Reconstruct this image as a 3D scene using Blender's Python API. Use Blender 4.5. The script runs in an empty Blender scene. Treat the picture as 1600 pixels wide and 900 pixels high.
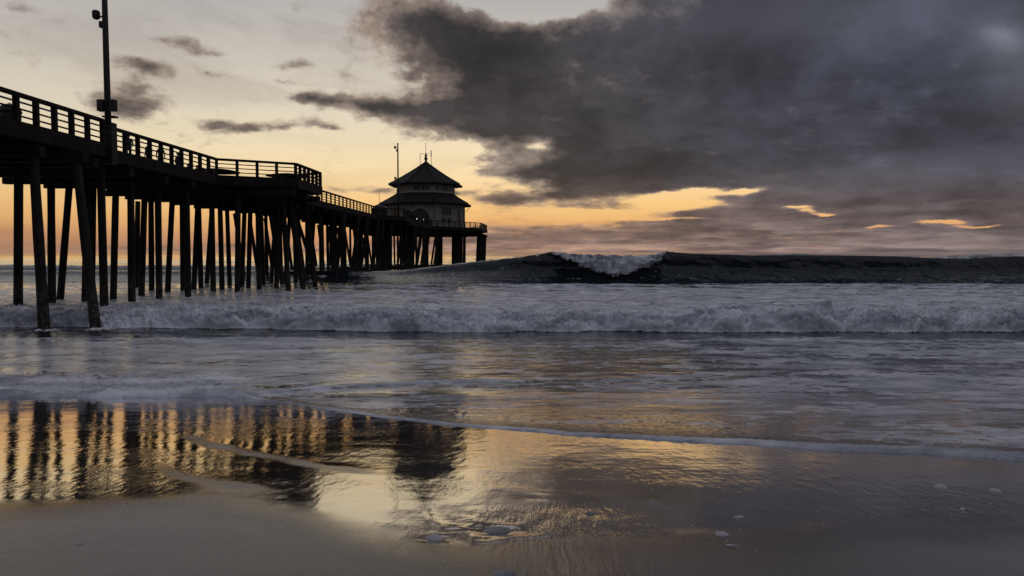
import bpy, bmesh, math, random
import numpy as np
from mathutils import Vector, Matrix
random.seed(7)
PI = math.pi
SC = bpy.context.scene
COL = SC.collection
EYE = 2.9                                   # eye height over the sea (the sea lies at z = 0)
PITCH = math.atan(56 / 1100)                # the camera looks slightly down
YAW = math.atan(30 / 1100)                  # the pier runs this much to the right of the view axis

# ------------------------------------------------------------------ camera
cam_data = bpy.data.cameras.new('camera')
cam_data.sensor_width = 36
cam_data.lens = 36 * 1100 / 1600
cam_data.clip_start = 0.05
cam_data.clip_end = 30000
cam = bpy.data.objects.new('camera', cam_data)
cam.location = (0, 0, EYE)
cam.rotation_euler = (PI / 2 - PITCH, 0, 0)
COL.objects.link(cam)
SC.camera = cam
SC.view_settings.view_transform = 'Standard'
SC.view_settings.look = 'None'
SC.view_settings.gamma = 1
SC.view_settings.exposure = 0.12
SC.cycles.use_denoising = True
SC.cycles.max_bounces = 6

def ray(px, py):
    """direction of the line of sight that meets the photograph (1600 x 900) at px, py"""
    c, s = math.cos(PITCH), math.sin(PITCH)
    return (px - 800.0, 1100 * c + (450 - py) * s, -1100 * s + (450 - py) * c)
def azel(px, py):
    x, y, z = ray(px, py)
    return math.atan2(x, y), math.atan2(z, math.hypot(x, y))
def on_level(px, py, z=0.0):
    v = ray(px, py); k = (z - EYE) / v[2]
    return v[0] * k, v[1] * k
def srgb(r, g, b):
    f = lambda c: c / 12.92 if c <= 0.04045 else ((c + 0.055) / 1.055) ** 2.4
    return (f(r / 255), f(g / 255), f(b / 255), 1.0)

# ------------------------------------------------------------------ small node language
class G:
    def __init__(self, tree):
        self.t = tree
    def node(self, kind, **kw):
        n = self.t.nodes.new(kind)
        for k, v in kw.items():
            setattr(n, k, v)
        return n
    def put(self, sock, v):
        if isinstance(v, bpy.types.NodeSocket):
            self.t.links.new(v, sock)
        else:
            sock.default_value = v
    def m(self, op, a, b=None, c=None, clamp=False):
        n = self.node('ShaderNodeMath', operation=op, use_clamp=clamp)
        for i, v in enumerate((a, b, c)):
            if v is not None:
                self.put(n.inputs[i], v)
        return n.outputs[0]
    def v(self, op, a, b=None, c=None, scale=None):
        n = self.node('ShaderNodeVectorMath', operation=op)
        for i, x in enumerate((a, b, c)):
            if x is not None:
                self.put(n.inputs[i], x)
        if scale is not None:
            self.put(n.inputs['Scale'], scale)
        return n.outputs['Value'] if op in ('DOT_PRODUCT', 'LENGTH', 'DISTANCE') else n.outputs[0]
    def comb(self, x, y, z):
        n = self.node('ShaderNodeCombineXYZ')
        for i, q in enumerate((x, y, z)):
            self.put(n.inputs[i], q)
        return n.outputs[0]
    def sep(self, a):
        n = self.node('ShaderNodeSeparateXYZ'); self.put(n.inputs[0], a)
        return n.outputs
    def noise(self, vec, scale, detail=4, rough=0.5, dist=0.0, color=False, lac=2.0):
        n = self.node('ShaderNodeTexNoise')
        self.put(n.inputs['Vector'], vec)
        n.inputs['Scale'].default_value = scale
        n.inputs['Detail'].default_value = detail
        n.inputs['Roughness'].default_value = rough
        n.inputs['Lacunarity'].default_value = lac
        n.inputs['Distortion'].default_value = dist
        return n.outputs['Color' if color else 'Fac']
    def voro(self, vec, scale, feature='DISTANCE_TO_EDGE', rnd=1.0):
        n = self.node('ShaderNodeTexVoronoi', feature=feature)
        self.put(n.inputs['Vector'], vec)
        n.inputs['Scale'].default_value = scale
        n.inputs['Randomness'].default_value = rnd
        return n.outputs['Distance']
    def sm(self, x, lo, hi, a=0.0, b=1.0, kind='SMOOTHSTEP'):
        n = self.node('ShaderNodeMapRange', interpolation_type=kind)
        for i, q in enumerate((x, lo, hi, a, b)):
            self.put(n.inputs[i], q)
        return n.outputs[0]
    def mix(self, f, a, b, mode='MIX'):
        n = self.node('ShaderNodeMix', data_type='RGBA', blend_type=mode, clamp_factor=True)
        self.put(n.inputs[0], f); self.put(n.inputs[6], a); self.put(n.inputs[7], b)
        return n.outputs[2]
    def ramp(self, x, stops, kind='EASE'):
        n = self.node('ShaderNodeValToRGB')
        cr = n.color_ramp; cr.interpolation = kind
        while len(cr.elements) < len(stops):
            cr.elements.new(0.5)
        for e, (p, c) in zip(cr.elements, stops):
            e.position = p; e.color = c
        self.put(n.inputs[0], x)
        return n.outputs[0]
    def attr(self, name):
        return self.node('ShaderNodeAttribute', attribute_name=name).outputs['Fac']
    def bump(self, h, dist, strength=1.0, normal=None):
        n = self.node('ShaderNodeBump')
        self.put(n.inputs['Height'], h)
        n.inputs['Distance'].default_value = dist
        self.put(n.inputs['Strength'], strength)
        if normal is not None:
            self.put(n.inputs['Normal'], normal)
        return n.outputs[0]

# ------------------------------------------------------------------ sky
SUN_AZ, SUN_EL = azel(700, 352)
world = bpy.data.worlds.new('World'); SC.world = world; world.use_nodes = True
wt = world.node_tree; wt.nodes.clear(); g = G(wt)
D = g.node('ShaderNodeTexCoord').outputs['Generated']
dx, dy, dz = g.sep(D)
az = g.m('ARCTAN2', dx, dy)
el = g.m('ARCSINE', dz)
elp = g.m('MAXIMUM', el, 0.0)
# clear evening sky by elevation
clear = g.ramp(g.m('POWER', g.m('DIVIDE', elp, 1.5708), 0.5), [
    (0.0, srgb(170, 134, 112)), (0.113, srgb(200, 146, 106)), (0.165, srgb(230, 176, 112)),
    (0.207, srgb(242, 196, 130)), (0.257, srgb(244, 214, 164)), (0.297, srgb(238, 218, 180)),
    (0.348, srgb(220, 209, 186)), (0.407, srgb(197, 190, 179)), (0.466, srgb(174, 171, 168)),
    (0.62, srgb(180, 180, 184)), (0.87, srgb(162, 166, 178))], 'LINEAR')
sky_tex = g.node('ShaderNodeTexSky', sky_type='NISHITA')
sky_tex.sun_disc = False; sky_tex.sun_elevation = max(SUN_EL, math.radians(1.5)); sky_tex.sun_rotation = SUN_AZ
sky_tex.air_density = 1.6; sky_tex.dust_density = 3.0; sky_tex.ozone_density = 2.0
nish = g.mix(1.0, sky_tex.outputs[0], (0.05, 0.05, 0.05, 1), 'MULTIPLY')
clear = g.mix(0.015, clear, nish)
# away from the sunset the sky is darker and bluer
facing = g.sm(dy, -0.6, 0.75)
clear = g.mix(facing, g.mix(0.72, clear, srgb(134, 140, 158)), clear)
side = g.sm(az, -0.75, -0.1)
clear = g.mix(side, g.mix(1.0, clear, (0.86, 0.87, 0.90, 1), 'MULTIPLY'), clear)

# thin high veils
fel0 = g.m('MULTIPLY', g.m('LOGARITHM', g.m('ADD', elp, 0.07), 2.718), 0.36)
vv = g.comb(g.m('ADD', dx, g.m('MULTIPLY', fel0, 0.8)), dy, g.m('MULTIPLY', fel0, 2.6))
v1_ = g.noise(vv, 4.5, 7, 0.6, 0.5); v2_ = g.noise(vv, 1.7, 4, 0.5, 0.3)
veil = g.m('MULTIPLY', g.sm(v1_, 0.42, 0.66), g.sm(v2_, 0.36, 0.6))
clear = g.mix(g.m('MULTIPLY', veil, 0.55), clear, g.mix(1.0, clear, (0.70, 0.68, 0.70, 1), 'MULTIPLY'))
P2 = g.comb(az, el, 0.0)
# coordinates that squeeze towards the horizon, as a cloud sheet does
fel = g.m('MULTIPLY', g.m('LOGARITHM', g.m('ADD', elp, 0.07), 2.718), 0.36)
NV = g.comb(dx, dy, fel)
warp = g.noise(NV, 5.0, 3, 0.55, color=True)
wv = g.v('MULTIPLY', g.v('SUBTRACT', warp, (0.5, 0.5, 0.5)), (0.060, 0.024, 0.0))
fine = g.noise(NV, 22.0, 4, 0.6, color=True)
wv2 = g.v('MULTIPLY', g.v('SUBTRACT', fine, (0.5, 0.5, 0.5)), (0.034, 0.014, 0.0))
PW = g.v('ADD', g.v('ADD', P2, wv), wv2)
def blobs(items, start=0.0):
    acc = start
    for px, py, rx, ry, w in items:
        a, e = azel(px, py)
        ix = 2 / (azel(px + rx, py)[0] - azel(px - rx, py)[0]); iy = 2 / (azel(px, py - ry)[1] - azel(px, py + ry)[1])
        q = g.v('MULTIPLY_ADD', PW, (ix, iy, 0), (-a * ix, -e * iy, 0))
        d = g.v('DOT_PRODUCT', q, q)
        acc = g.m('MULTIPLY_ADD', g.m('POWER', 0.3679, d), w, acc)
    return acc
big = blobs([
    (1420, 120, 430, 170, 1.7), (1080, 130, 260, 130, 1.3), (1900, 150, 500, 300, 1.6), (1150, -180, 420, 150, 1.3),
    (650, 28, 105, 42, 0.95), (590, 55, 50, 22, .35), (760, 75, 120, 50, 0.9), (860, 110, 130, 60, .8),
    (740, 185, 110, 32, 1.0), (830, 160, 150, 50, .7), (560, 160, 85, 14, 0.8), (475, 150, 40, 10, 0.7), (640, 172, 60, 18, .5),
    (930, 268, 130, 24, 1.0), (850, 268, 70, 9, 0.6), (1100, 262, 190, 34, 1.0), (1010, 284, 110, 14, .6), (960, 220, 150, 40, .6),
    (1430, 290, 300, 60, 1.0), (1120, 335, 110, 10, 0.7), (1260, 345, 170, 24, 0.75), (1560, 320, 200, 50, 0.9), (1060, 352, 150, 8, .45),
    (1250, 300, 120, 22, .35),
    (1250, 382, 520, 24, 1.15), (880, 370, 180, 18, 1.15), (700, 384, 100, 16, .6), (330, 387, 380, 9, .7), (1700, 370, 300, 26, .8),
    (225, 104, 54, 17, 0.85), (215, 140, 56, 17, 0.72), (200, 164, 74, 17, 0.85), (290, 66, 58, 16, 0.6), (330, 80, 22, 6, .35), (240, 60, 34, 6, .3),
    (372, 193, 64, 10, 0.72), (470, 190, 46, 9, 0.6), (512, 196, 20, 4, .35), (455, 96, 34, 9, 0.52), (345, 108, 36, 9, 0.5), (430, 121, 42, 7, 0.46),
    (570, 296, 100, 8, 0.7), (790, 310, 80, 8, 0.75), (886, 303, 60, 7, 0.7), (960, 318, 70, 5, .45), (700, 300, 60, 5, .45), (925, 329, 17, 4, .6), (810, 315, 30, 5, .3), (1000, 345, 60, 4, .4),
    (10, 6, 50, 9, .35), (365, 20, 20, 6, .3), (640, 118, 26, 10, .35), (240, 345, 90, 9, .3),
], 0.0)
big = g.m('MINIMUM', big, 1.35)
big = blobs([
    (815, -8, 95, 40, -1.5), (760, 120, 60, 12, -.2), (840, 228, 22, 8, -.5), (1480, 345, 40, 4, -1.9), (1535, 351, 40, 2.5, -1.7), (1386, 354, 22, 2.5, -1.6), (1095, 298, 34, 7, -1.7),
    (1030, 305, 60, 10, -1.1), (1252, 322, 24, 3, -1.6), (1300, 331, 22, 3, -1.6), (1270, 327, 20, 3, -1.2), (1060, 319, 70, 7, -1.2), (1165, 297, 30, 6, -1.6), (940, 332, 90, 7, -.7), (1060, 341, 70, 3, -.8), (1290, 362, 60, 4, -.6),
    (700, 235, 60, 12, -.4), (1180, 372, 260, 3, -.5), (1330, 385, 250, 4, -.5), (860, 385, 120, 4, -.5), (800, 366, 60, 4, -.6),
], big)
fb = g.noise(NV, 8.5, 8, 0.64)
fb2 = g.noise(NV, 2.2, 4, 0.5)
fb3 = g.noise(g.v('MULTIPLY', NV, (1, 1, 1.5)), 30.0, 5, 0.6)
dens = g.m('ADD', big, g.m('MULTIPLY', g.m('SUBTRACT', fb, 0.5), 1.5))
dens = g.m('ADD', dens, g.m('MULTIPLY', g.m('SUBTRACT', fb3, 0.5), 1.1))
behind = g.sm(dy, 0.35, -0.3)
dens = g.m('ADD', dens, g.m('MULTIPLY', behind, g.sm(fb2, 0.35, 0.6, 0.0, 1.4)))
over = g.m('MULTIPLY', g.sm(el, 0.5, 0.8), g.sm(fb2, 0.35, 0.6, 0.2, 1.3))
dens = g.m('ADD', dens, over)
lown0 = g.sm(el, 0.13, 0.05)
alpha_s = g.sm(dens, 0.10, 0.90)
left_ = g.sm(az, 0.0, -0.2)
alpha_h = g.sm(dens, g.sm(left_, 0, 1, 0.24, 0.16), g.sm(left_, 0, 1, 0.60, 0.70))
alpha = g.m('ADD', g.m('MULTIPLY', alpha_h, g.m('SUBTRACT', 1.0, lown0)), g.m('MULTIPLY', alpha_s, lown0))
core = g.sm(dens, 0.35, 1.25)
# cloud colours: brownish near the glow, slate blue to the right, warm haze at the horizon
rightw = g.sm(az, -0.1, 0.62)
c_core = g.mix(rightw, srgb(51, 48, 50), srgb(42, 47, 62))
c_edge = g.mix(rightw, srgb(140, 126, 114), srgb(86, 86, 98))
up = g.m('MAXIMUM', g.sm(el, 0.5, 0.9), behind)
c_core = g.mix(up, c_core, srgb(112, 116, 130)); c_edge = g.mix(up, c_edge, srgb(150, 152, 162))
lown = g.sm(el, 0.12, 0.0)
c_core = g.mix(g.m('MULTIPLY', lown, .85), c_core, g.mix(rightw, srgb(136, 114, 102), srgb(106, 98, 98)))
c_edge = g.mix(g.m('MULTIPLY', lown, .8), c_edge, g.mix(rightw, srgb(166, 130, 100), srgb(128, 108, 98)))
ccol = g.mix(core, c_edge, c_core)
billow = g.noise(g.v('ADD', NV, g.v('SCALE', wv, scale=3.0)), 6.0, 7, 0.56)
ccol = g.mix(1.0, ccol, g.mix(g.sm(billow, 0.32, 0.68), (0.56, 0.56, 0.60, 1), (1.50, 1.47, 1.46, 1)), 'MULTIPLY')
bil2 = g.noise(g.v('MULTIPLY', NV, (1, 1, 1.6)), 16.0, 6, 0.62, 0.3)
ccol = g.mix(1.0, ccol, g.mix(g.sm(bil2, 0.3, 0.7), (0.72, 0.72, 0.74, 1), (1.30, 1.29, 1.28, 1)), 'MULTIPLY')
band = g.noise(g.v('MULTIPLY', NV, (1, 1, 3.0)), 5.5, 6, 0.6, 0.4)
ccol = g.mix(lown, ccol, g.mix(1.0, ccol, g.mix(g.sm(band, 0.36, 0.62), (0.68, 0.68, 0.72, 1), (1.38, 1.30, 1.22, 1)), 'MULTIPLY'))
spot = blobs([(1555, 48, 22, 14, .5), (1570, 62, 34, 22, .4), (1560, 60, 80, 55, .3), (1200, 10, 300, 60, .25), (1590, 130, 60, 60, .3), (1380, 270, 260, 26, .35), (1450, 20, 200, 60, .2)])
ccol = g.mix(g.m('MULTIPLY', spot, .55), ccol, srgb(134, 136, 150))
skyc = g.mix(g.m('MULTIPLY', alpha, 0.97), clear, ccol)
below = g.sm(el, -0.002, -0.05)
skyc = g.mix(below, skyc, srgb(70, 66, 66))
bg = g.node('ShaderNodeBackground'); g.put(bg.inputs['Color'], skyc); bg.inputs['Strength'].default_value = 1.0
wo = g.node('ShaderNodeOutputWorld'); wt.links.new(bg.outputs[0], wo.inputs[0])
world.cycles.sampling_method = 'MANUAL'; world.cycles.sample_map_resolution = 256

# ------------------------------------------------------------------ the sun, low behind the cloud bank
sd = bpy.data.lights.new('sun', 'SUN'); sd.energy = 0.008; sd.angle = math.radians(40); sd.color = (1.0, 0.66, 0.38)
sun = bpy.data.objects.new('sun', sd); COL.objects.link(sun)
_d = Vector((math.sin(SUN_AZ), math.cos(SUN_AZ), math.tan(math.radians(5))))
sun.rotation_euler = _d.to_track_quat('Z', 'Y').to_euler()

# ------------------------------------------------------------------ numpy noise
_rs = np.random.RandomState(3)
_perm = np.concatenate([_rs.permutation(512)] * 3).astype(np.int32)
_ga = _rs.rand(512) * 2 * PI
_gx, _gy = np.cos(_ga).astype(np.float32), np.sin(_ga).astype(np.float32)
def perlin(x, y, seed=0):
    xi = np.floor(x).astype(np.int32); yi = np.floor(y).astype(np.int32)
    fx = (x - xi).astype(np.float32); fy = (y - yi).astype(np.float32)
    u = fx * fx * fx * (fx * (fx * 6 - 15) + 10); v = fy * fy * fy * (fy * (fy * 6 - 15) + 10)
    def gr(ix, iy, ax, ay):
        h = _perm[(_perm[(ix + seed * 37) & 511] + iy) & 511]
        return _gx[h] * ax + _gy[h] * ay
    a = gr(xi, yi, fx, fy); b = gr(xi + 1, yi, fx - 1, fy)
    c = gr(xi, yi + 1, fx, fy - 1); d = gr(xi + 1, yi + 1, fx - 1, fy - 1)
    return ((a + u * (b - a)) * (1 - v) + (c + u * (d - c)) * v) * 1.5
def fbm(x, y, o=4, seed=0, gain=0.5):
    s = 0; a = 1; n = 0
    for i in range(o):
        s = s + a * perlin(x, y, seed + i); n += a; a *= gain; x = x * 2.03 + 11.3; y = y * 2.03 + 5.7
    return s / n
def puff(x, y, o=4, seed=0, gain=0.55):
    s = 0; a = 1; n = 0
    for i in range(o):
        s = s + a * np.abs(perlin(x, y, seed + i)) * 2; n += a; a *= gain; x = x * 2.1 + 3.3; y = y * 2.1 + 8.7
    return s / n
def ss(lo, hi, x):
    t = np.clip((x - lo) / (hi - lo), 0, 1); return t * t * (3 - 2 * t)

def grid_mesh(name, X, Y, Z, mat, attrs=None, kind='structure'):
    nr, nc = X.shape
    me = bpy.data.meshes.new(name)
    co = np.stack([X, Y, Z], -1).reshape(-1, 3).astype(np.float32)
    me.vertices.add(nr * nc); me.vertices.foreach_set('co', co.ravel())
    i = np.arange(nr * nc, dtype=np.int32).reshape(nr, nc)
    q = np.stack([i[:-1, :-1], i[:-1, 1:], i[1:, 1:], i[1:, :-1]], -1).reshape(-1, 4)
    n = len(q)
    me.loops.add(n * 4); me.loops.foreach_set('vertex_index', q.ravel())
    me.polygons.add(n); me.polygons.foreach_set('loop_start', np.arange(0, n * 4, 4, dtype=np.int32))
    me.update(calc_edges=True)
    me.polygons.foreach_set('use_smooth', np.ones(n, dtype=bool))
    for k, a in (attrs or {}).items():
        at = me.attributes.new(k, 'FLOAT', 'POINT'); at.data.foreach_set('value', a.reshape(-1).astype(np.float32))
    me.materials.append(mat)
    o = bpy.data.objects.new(name, me); COL.objects.link(o); o['kind'] = kind
    return o

# ------------------------------------------------------------------ materials
def new_mat(name):
    m = bpy.data.materials.new(name); m.use_nodes = True
    m.node_tree.nodes.clear(); gg = G(m.node_tree)
    out = gg.node('ShaderNodeOutputMaterial')
    return m, gg, out
def princ(gg, base, rough, **kw):
    n = gg.node('ShaderNodeBsdfPrincipled')
    gg.put(n.inputs['Base Color'], base); gg.put(n.inputs['Roughness'], rough)
    for k, v in kw.items():
        gg.put(n.inputs[k.replace('_', ' ')], v)
    return n.outputs[0]
def simple_mat(name, a, b, rough=0.7, scale=3.0, stretch=(1, 1, 1), bump=0.01, metal=0.0, spec=0.15):
    m, gg, out = new_mat(name)
    tc = gg.node('ShaderNodeTexCoord').outputs['Object']
    v = gg.v('MULTIPLY', tc, stretch)
    n = gg.noise(v, scale, 5, 0.6)
    n2 = gg.noise(v, scale * 5, 4, 0.6)
    c = gg.mix(gg.sm(n, 0.3, 0.7), a, b)
    c = gg.mix(1.0, c, gg.mix(n2, (0.75, 0.75, 0.75, 1), (1.2, 1.2, 1.2, 1)), 'MULTIPLY')
    s = princ(gg, c, gg.sm(n2, 0.2, 0.8, rough - .1, min(1, rough + .15)), Normal=gg.bump(n2, bump), Metallic=metal, Specular_IOR_Level=spec)
    m.node_tree.links.new(s, out.inputs[0])
    return m
M = {}
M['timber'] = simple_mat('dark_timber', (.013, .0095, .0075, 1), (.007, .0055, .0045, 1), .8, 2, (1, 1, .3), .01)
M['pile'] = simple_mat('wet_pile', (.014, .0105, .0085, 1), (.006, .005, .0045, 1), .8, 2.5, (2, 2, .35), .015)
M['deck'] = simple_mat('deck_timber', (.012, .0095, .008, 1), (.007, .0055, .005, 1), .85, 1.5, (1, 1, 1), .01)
_m = bpy.data.materials['wet_pile']; gg = G(_m.node_tree)
pos = gg.node('ShaderNodeNewGeometry').outputs['Position']
pz = gg.sep(pos)[2]; gn = gg.noise(pos, 7.0, 5, .65)
_b = [n for n in _m.node_tree.nodes if n.type == 'BSDF_PRINCIPLED'][0]
_src = _b.inputs['Base Color'].links[0].from_socket
grow = gg.m('MULTIPLY', gg.sm(gg.m('ADD', pz, gg.m('MULTIPLY', gn, 2.2)), 3.2, 2.2), gg.sm(gn, .42, .62))
gg.put(_b.inputs['Base Color'], gg.mix(grow, _src, (.045, .042, .038, 1)))
M['metal'] = simple_mat('weathered_metal', (.03, .03, .032, 1), (.015, .015, .016, 1), .5, 6, (1, 1, .4), .003, .3)
M['wall'] = simple_mat('pale_wall', (.19, .168, .152, 1), (.13, .115, .105, 1), .85, 1.2, (1, 1, .4), .01)
M['trim'] = simple_mat('pale_trim', (.24, .22, .20, 1), (.19, .17, .155, 1), .7, 2, (1, 1, 1), .004)
M['roof'] = simple_mat('dark_roof', (.020, .019, .018, 1), (.013, .0125, .012, 1), .75, 1.5, (1, 1, 1), .02)
M['glass'] = simple_mat('dark_window', (.02, .022, .026, 1), (.012, .013, .016, 1), .22, 1, (1, 1, 1), .001)
M['canvas'] = simple_mat('dark_canvas', (.06, .065, .075, 1), (.04, .042, .05, 1), .9, 2, (1, 1, 1), .005)
M['skin'] = simple_mat('skin', (.30, .18, .12, 1), (.24, .14, .10, 1), .6, 4, (1, 1, 1), .001)
M['shirt'] = simple_mat('dark_jacket', (.03, .032, .045, 1), (.02, .02, .028, 1), .9, 5, (1, 1, 1), .003)
M['trousers'] = simple_mat('dark_trousers', (.025, .03, .05, 1), (.018, .02, .03, 1), .9, 5, (1, 1, 1), .003)
M['hair'] = simple_mat('dark_hair', (.02, .013, .01, 1), (.012, .009, .008, 1), .7, 12, (1, 1, .3), .004)
M['shell'] = simple_mat('pale_shell', (.46, .42, .42, 1), (.30, .27, .28, 1), .35, 30, (1, 1, 1), .002)
M['foamdrop'] = simple_mat('foam_drops', (.8, .8, .82, 1), (.7, .7, .72, 1), .4, 5, (1, 1, 1), .001)
M['pebble'] = simple_mat('wet_pebble', (.22, .22, .23, 1), (.13, .13, .14, 1), .14, 25, (1, 1, 1), .002)
M['weed'] = simple_mat('brown_weed', (.05, .035, .02, 1), (.03, .02, .012, 1), .3, 30, (1, 1, 1), .002)
lm, gg, lo = new_mat('lit_lamp')
em = gg.node('ShaderNodeEmission'); em.inputs['Color'].default_value = (1, .86, .66, 1); em.inputs['Strength'].default_value = .9
lm.node_tree.links.new(em.outputs[0], lo.inputs[0]); M['lit'] = lm

# the sea: dark water that mirrors the sky, with foam laid on it
sea_mat, gg, out = new_mat('sea_water')
tc = gg.node('ShaderNodeTexCoord').outputs['Object']
foam_a = gg.attr('foam'); shal = gg.attr('shallow'); cal = gg.attr('calm')
st = gg.v('MULTIPLY', tc, (0.55, 1.0, 1.0))
w1 = gg.noise(st, 1.3, 3, 0.5, color=True)
stw = gg.v('ADD', st, gg.v('SCALE', gg.v('SUBTRACT', w1, (.5, .5, .5)), scale=0.55))
nf = gg.noise(stw, 2.6, 9, 0.70)
lace = gg.voro(stw, 3.6)
lace2 = gg.voro(gg.v('ADD', stw, (3.1, 7.7, 0)), 11.0)
lacev = gg.m('SUBTRACT', 1.0, gg.m('MULTIPLY', gg.m('MINIMUM', gg.m('MULTIPLY', lace, 1.0), gg.m('MULTIPLY', lace2, 3.0)), 3.2), clamp=True)
pat = gg.m('ADD', gg.m('MULTIPLY', gg.sm(nf, 0.28, 0.72, 0, 1, 'LINEAR'), 0.68), gg.m('MULTIPLY', lacev, 0.32))
thr = gg.m('SUBTRACT', 1.0, foam_a)
foam = gg.sm(gg.m('SUBTRACT', pat, thr), -0.06, 0.10)
foam = gg.m('MULTIPLY', foam, gg.sm(foam_a, 0.02, 0.10))
foam_tone = gg.noise(gg.v('MULTIPLY', tc, (.6, 1, 1)), 1.1, 6, 0.6)
fcol = gg.mix(gg.sm(foam_tone, 0.32, 0.68), (.32, .34, .38, 1), (.90, .90, .94, 1))  # foam colour varies at random from mid grey to near white
wcol = gg.mix(shal, (.012, .017, .019, 1), (.050, .044, .040, 1))
rip1 = gg.noise(gg.v('MULTIPLY', tc, (0.30, 1.0, 1.0)), 5.5, 5, 0.6)
rip2 = gg.noise(gg.v('MULTIPLY', tc, (0.45, 1.0, 1.0)), 30.0, 3, 0.6)
rip0 = gg.noise(gg.v('MULTIPLY', tc, (0.35, 1.0, 1.0)), 1.9, 3, 0.5)
hgt = gg.m('ADD', gg.m('MULTIPLY_ADD', rip0, 2.2, rip1), gg.m('MULTIPLY', rip2, 0.16))
nrm = gg.bump(hgt, 0.016, gg.m('SUBTRACT', 1.0, gg.m('MULTIPLY', cal, 0.72)))
fh = gg.m('ADD', gg.noise(tc, 9.0, 6, 0.7), gg.m('MULTIPLY', lacev, .25))
fnrm = gg.bump(fh, 0.10, 0.9)
wd = princ(gg, wcol, 0.6, Normal=nrm, **{'Specular_IOR_Level': 0.0})
wg = gg.node('ShaderNodeBsdfGlossy'); gg.put(wg.inputs['Color'], (.98, .98, .98, 1)); gg.put(wg.inputs['Roughness'], .05); gg.put(wg.inputs['Normal'], nrm)
wf = gg.node('ShaderNodeFresnel'); wf.inputs['IOR'].default_value = 1.36; gg.put(wf.inputs['Normal'], nrm)
wm = gg.node('ShaderNodeMixShader'); gg.put(wm.inputs[0], gg.m('POWER', wf.outputs[0], gg.sm(cal, 0, 1, 0.95, 0.62)))
sea_mat.node_tree.links.new(wd, wm.inputs[1]); sea_mat.node_tree.links.new(wg.outputs[0], wm.inputs[2]); water = wm.outputs[0]
foams = princ(gg, fcol, 0.5, IOR=1.33, Normal=fnrm, Coat_Weight=gg.sm(cal, 0, 1, 0.1, 0.8), Coat_Roughness=.22, Coat_IOR=1.4, Coat_Normal=nrm)
mx = gg.node('ShaderNodeMixShader')
gg.put(mx.inputs[0], gg.m('MULTIPLY', foam, gg.sm(foam_a, .3, .95, .74, .98)))
sea_mat.node_tree.links.new(water, mx.inputs[1]); sea_mat.node_tree.links.new(foams, mx.inputs[2])
sea_mat.node_tree.links.new(mx.outputs[0], out.inputs[0])

# the sand: a water film that thins out up the beach
sand_mat, gg, out = new_mat('wet_sand')
tc = gg.node('ShaderNodeTexCoord').outputs['Object']
film = gg.attr('film')
patch = gg.noise(gg.v('MULTIPLY', tc, (.5, 1, 1)), 0.9, 4, 0.55)
grain = gg.m('ADD', gg.m('MULTIPLY', gg.noise(tc, 300.0, 2, 0.6), .5), gg.m('MULTIPLY', gg.noise(tc, 95.0, 3, 0.7), .5))
mott = gg.noise(tc, 26.0, 5, 0.65)
base = gg.mix(patch, (.036, .030, .026, 1), (.056, .048, .041, 1))
base = gg.mix(1.0, base, gg.mix(grain, (.25, .25, .25, 1), (2.0, 2.0, 2.0, 1)), 'MULTIPLY')
f2 = gg.m('ADD', film, gg.m('MULTIPLY', gg.m('SUBTRACT', patch, .5), .5), clamp=True)
rough = gg.sm(f2, 0.15, 0.7, 0.40, 0.025)
r1 = gg.noise(gg.v('MULTIPLY', tc, (3.0, 1.0, 1.0)), 4.2, 3, 0.5)
r2 = gg.noise(gg.v('MULTIPLY', tc, (0.6, 1.0, 1.0)), 38.0, 4, 0.65, 0.6)
r3 = gg.noise(gg.v('MULTIPLY', tc, (1, 1.4, 1)), 14.0, 3, 0.6, .4)
h = gg.m('ADD', gg.m('ADD', gg.m('MULTIPLY', r1, 0.7), gg.m('MULTIPLY', r3, 0.22)), gg.m('MULTIPLY', r2, 0.04))
clr = gg.noise(gg.v('MULTIPLY', tc, (.35, 1, 1)), 1.3, 3, 0.5)
rillm = gg.attr('rill')
rs1 = gg.noise(gg.v('MULTIPLY', gg.v('ADD', tc, gg.v('SCALE', gg.noise(tc, 2.5, 2, .5, color=True), scale=.12)), (13.0, 1.1, 1.0)), 1.6, 4, 0.6)
nr0 = gg.bump(gg.m('MULTIPLY', rs1, rillm), 0.016, 1.0)
n1 = gg.bump(h, 0.0046, gg.sm(clr, 0.36, 0.62, 0.22, 1.0), nr0)
n2 = gg.bump(grain, 0.0030, gg.sm(f2, 0.2, 0.8, 1.0, 0.03), n1)
s0 = princ(gg, base, 0.6, Normal=n2, **{'Specular_IOR_Level': 0.0})
gl = gg.node('ShaderNodeBsdfGlossy'); gg.put(gl.inputs['Color'], (.97, .97, .97, 1)); gg.put(gl.inputs['Roughness'], rough); gg.put(gl.inputs['Normal'], n2)
fr = gg.node('ShaderNodeFresnel'); fr.inputs['IOR'].default_value = 1.38; gg.put(fr.inputs['Normal'], n2)
fac = gg.m('POWER', fr.outputs[0], gg.sm(f2, 0.1, 0.9, 0.95, 0.36))
mxs = gg.node('ShaderNodeMixShader'); gg.put(mxs.inputs[0], fac)
sand_mat.node_tree.links.new(s0, mxs.inputs[1]); sand_mat.node_tree.links.new(gl.outputs[0], mxs.inputs[2]); s = mxs.outputs[0]
sand_mat.node_tree.links.new(s, out.inputs[0])

# ------------------------------------------------------------------ beach and sea surfaces
def sand_z(X, Y):
    return 1.4 - 0.1 * Y
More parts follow.
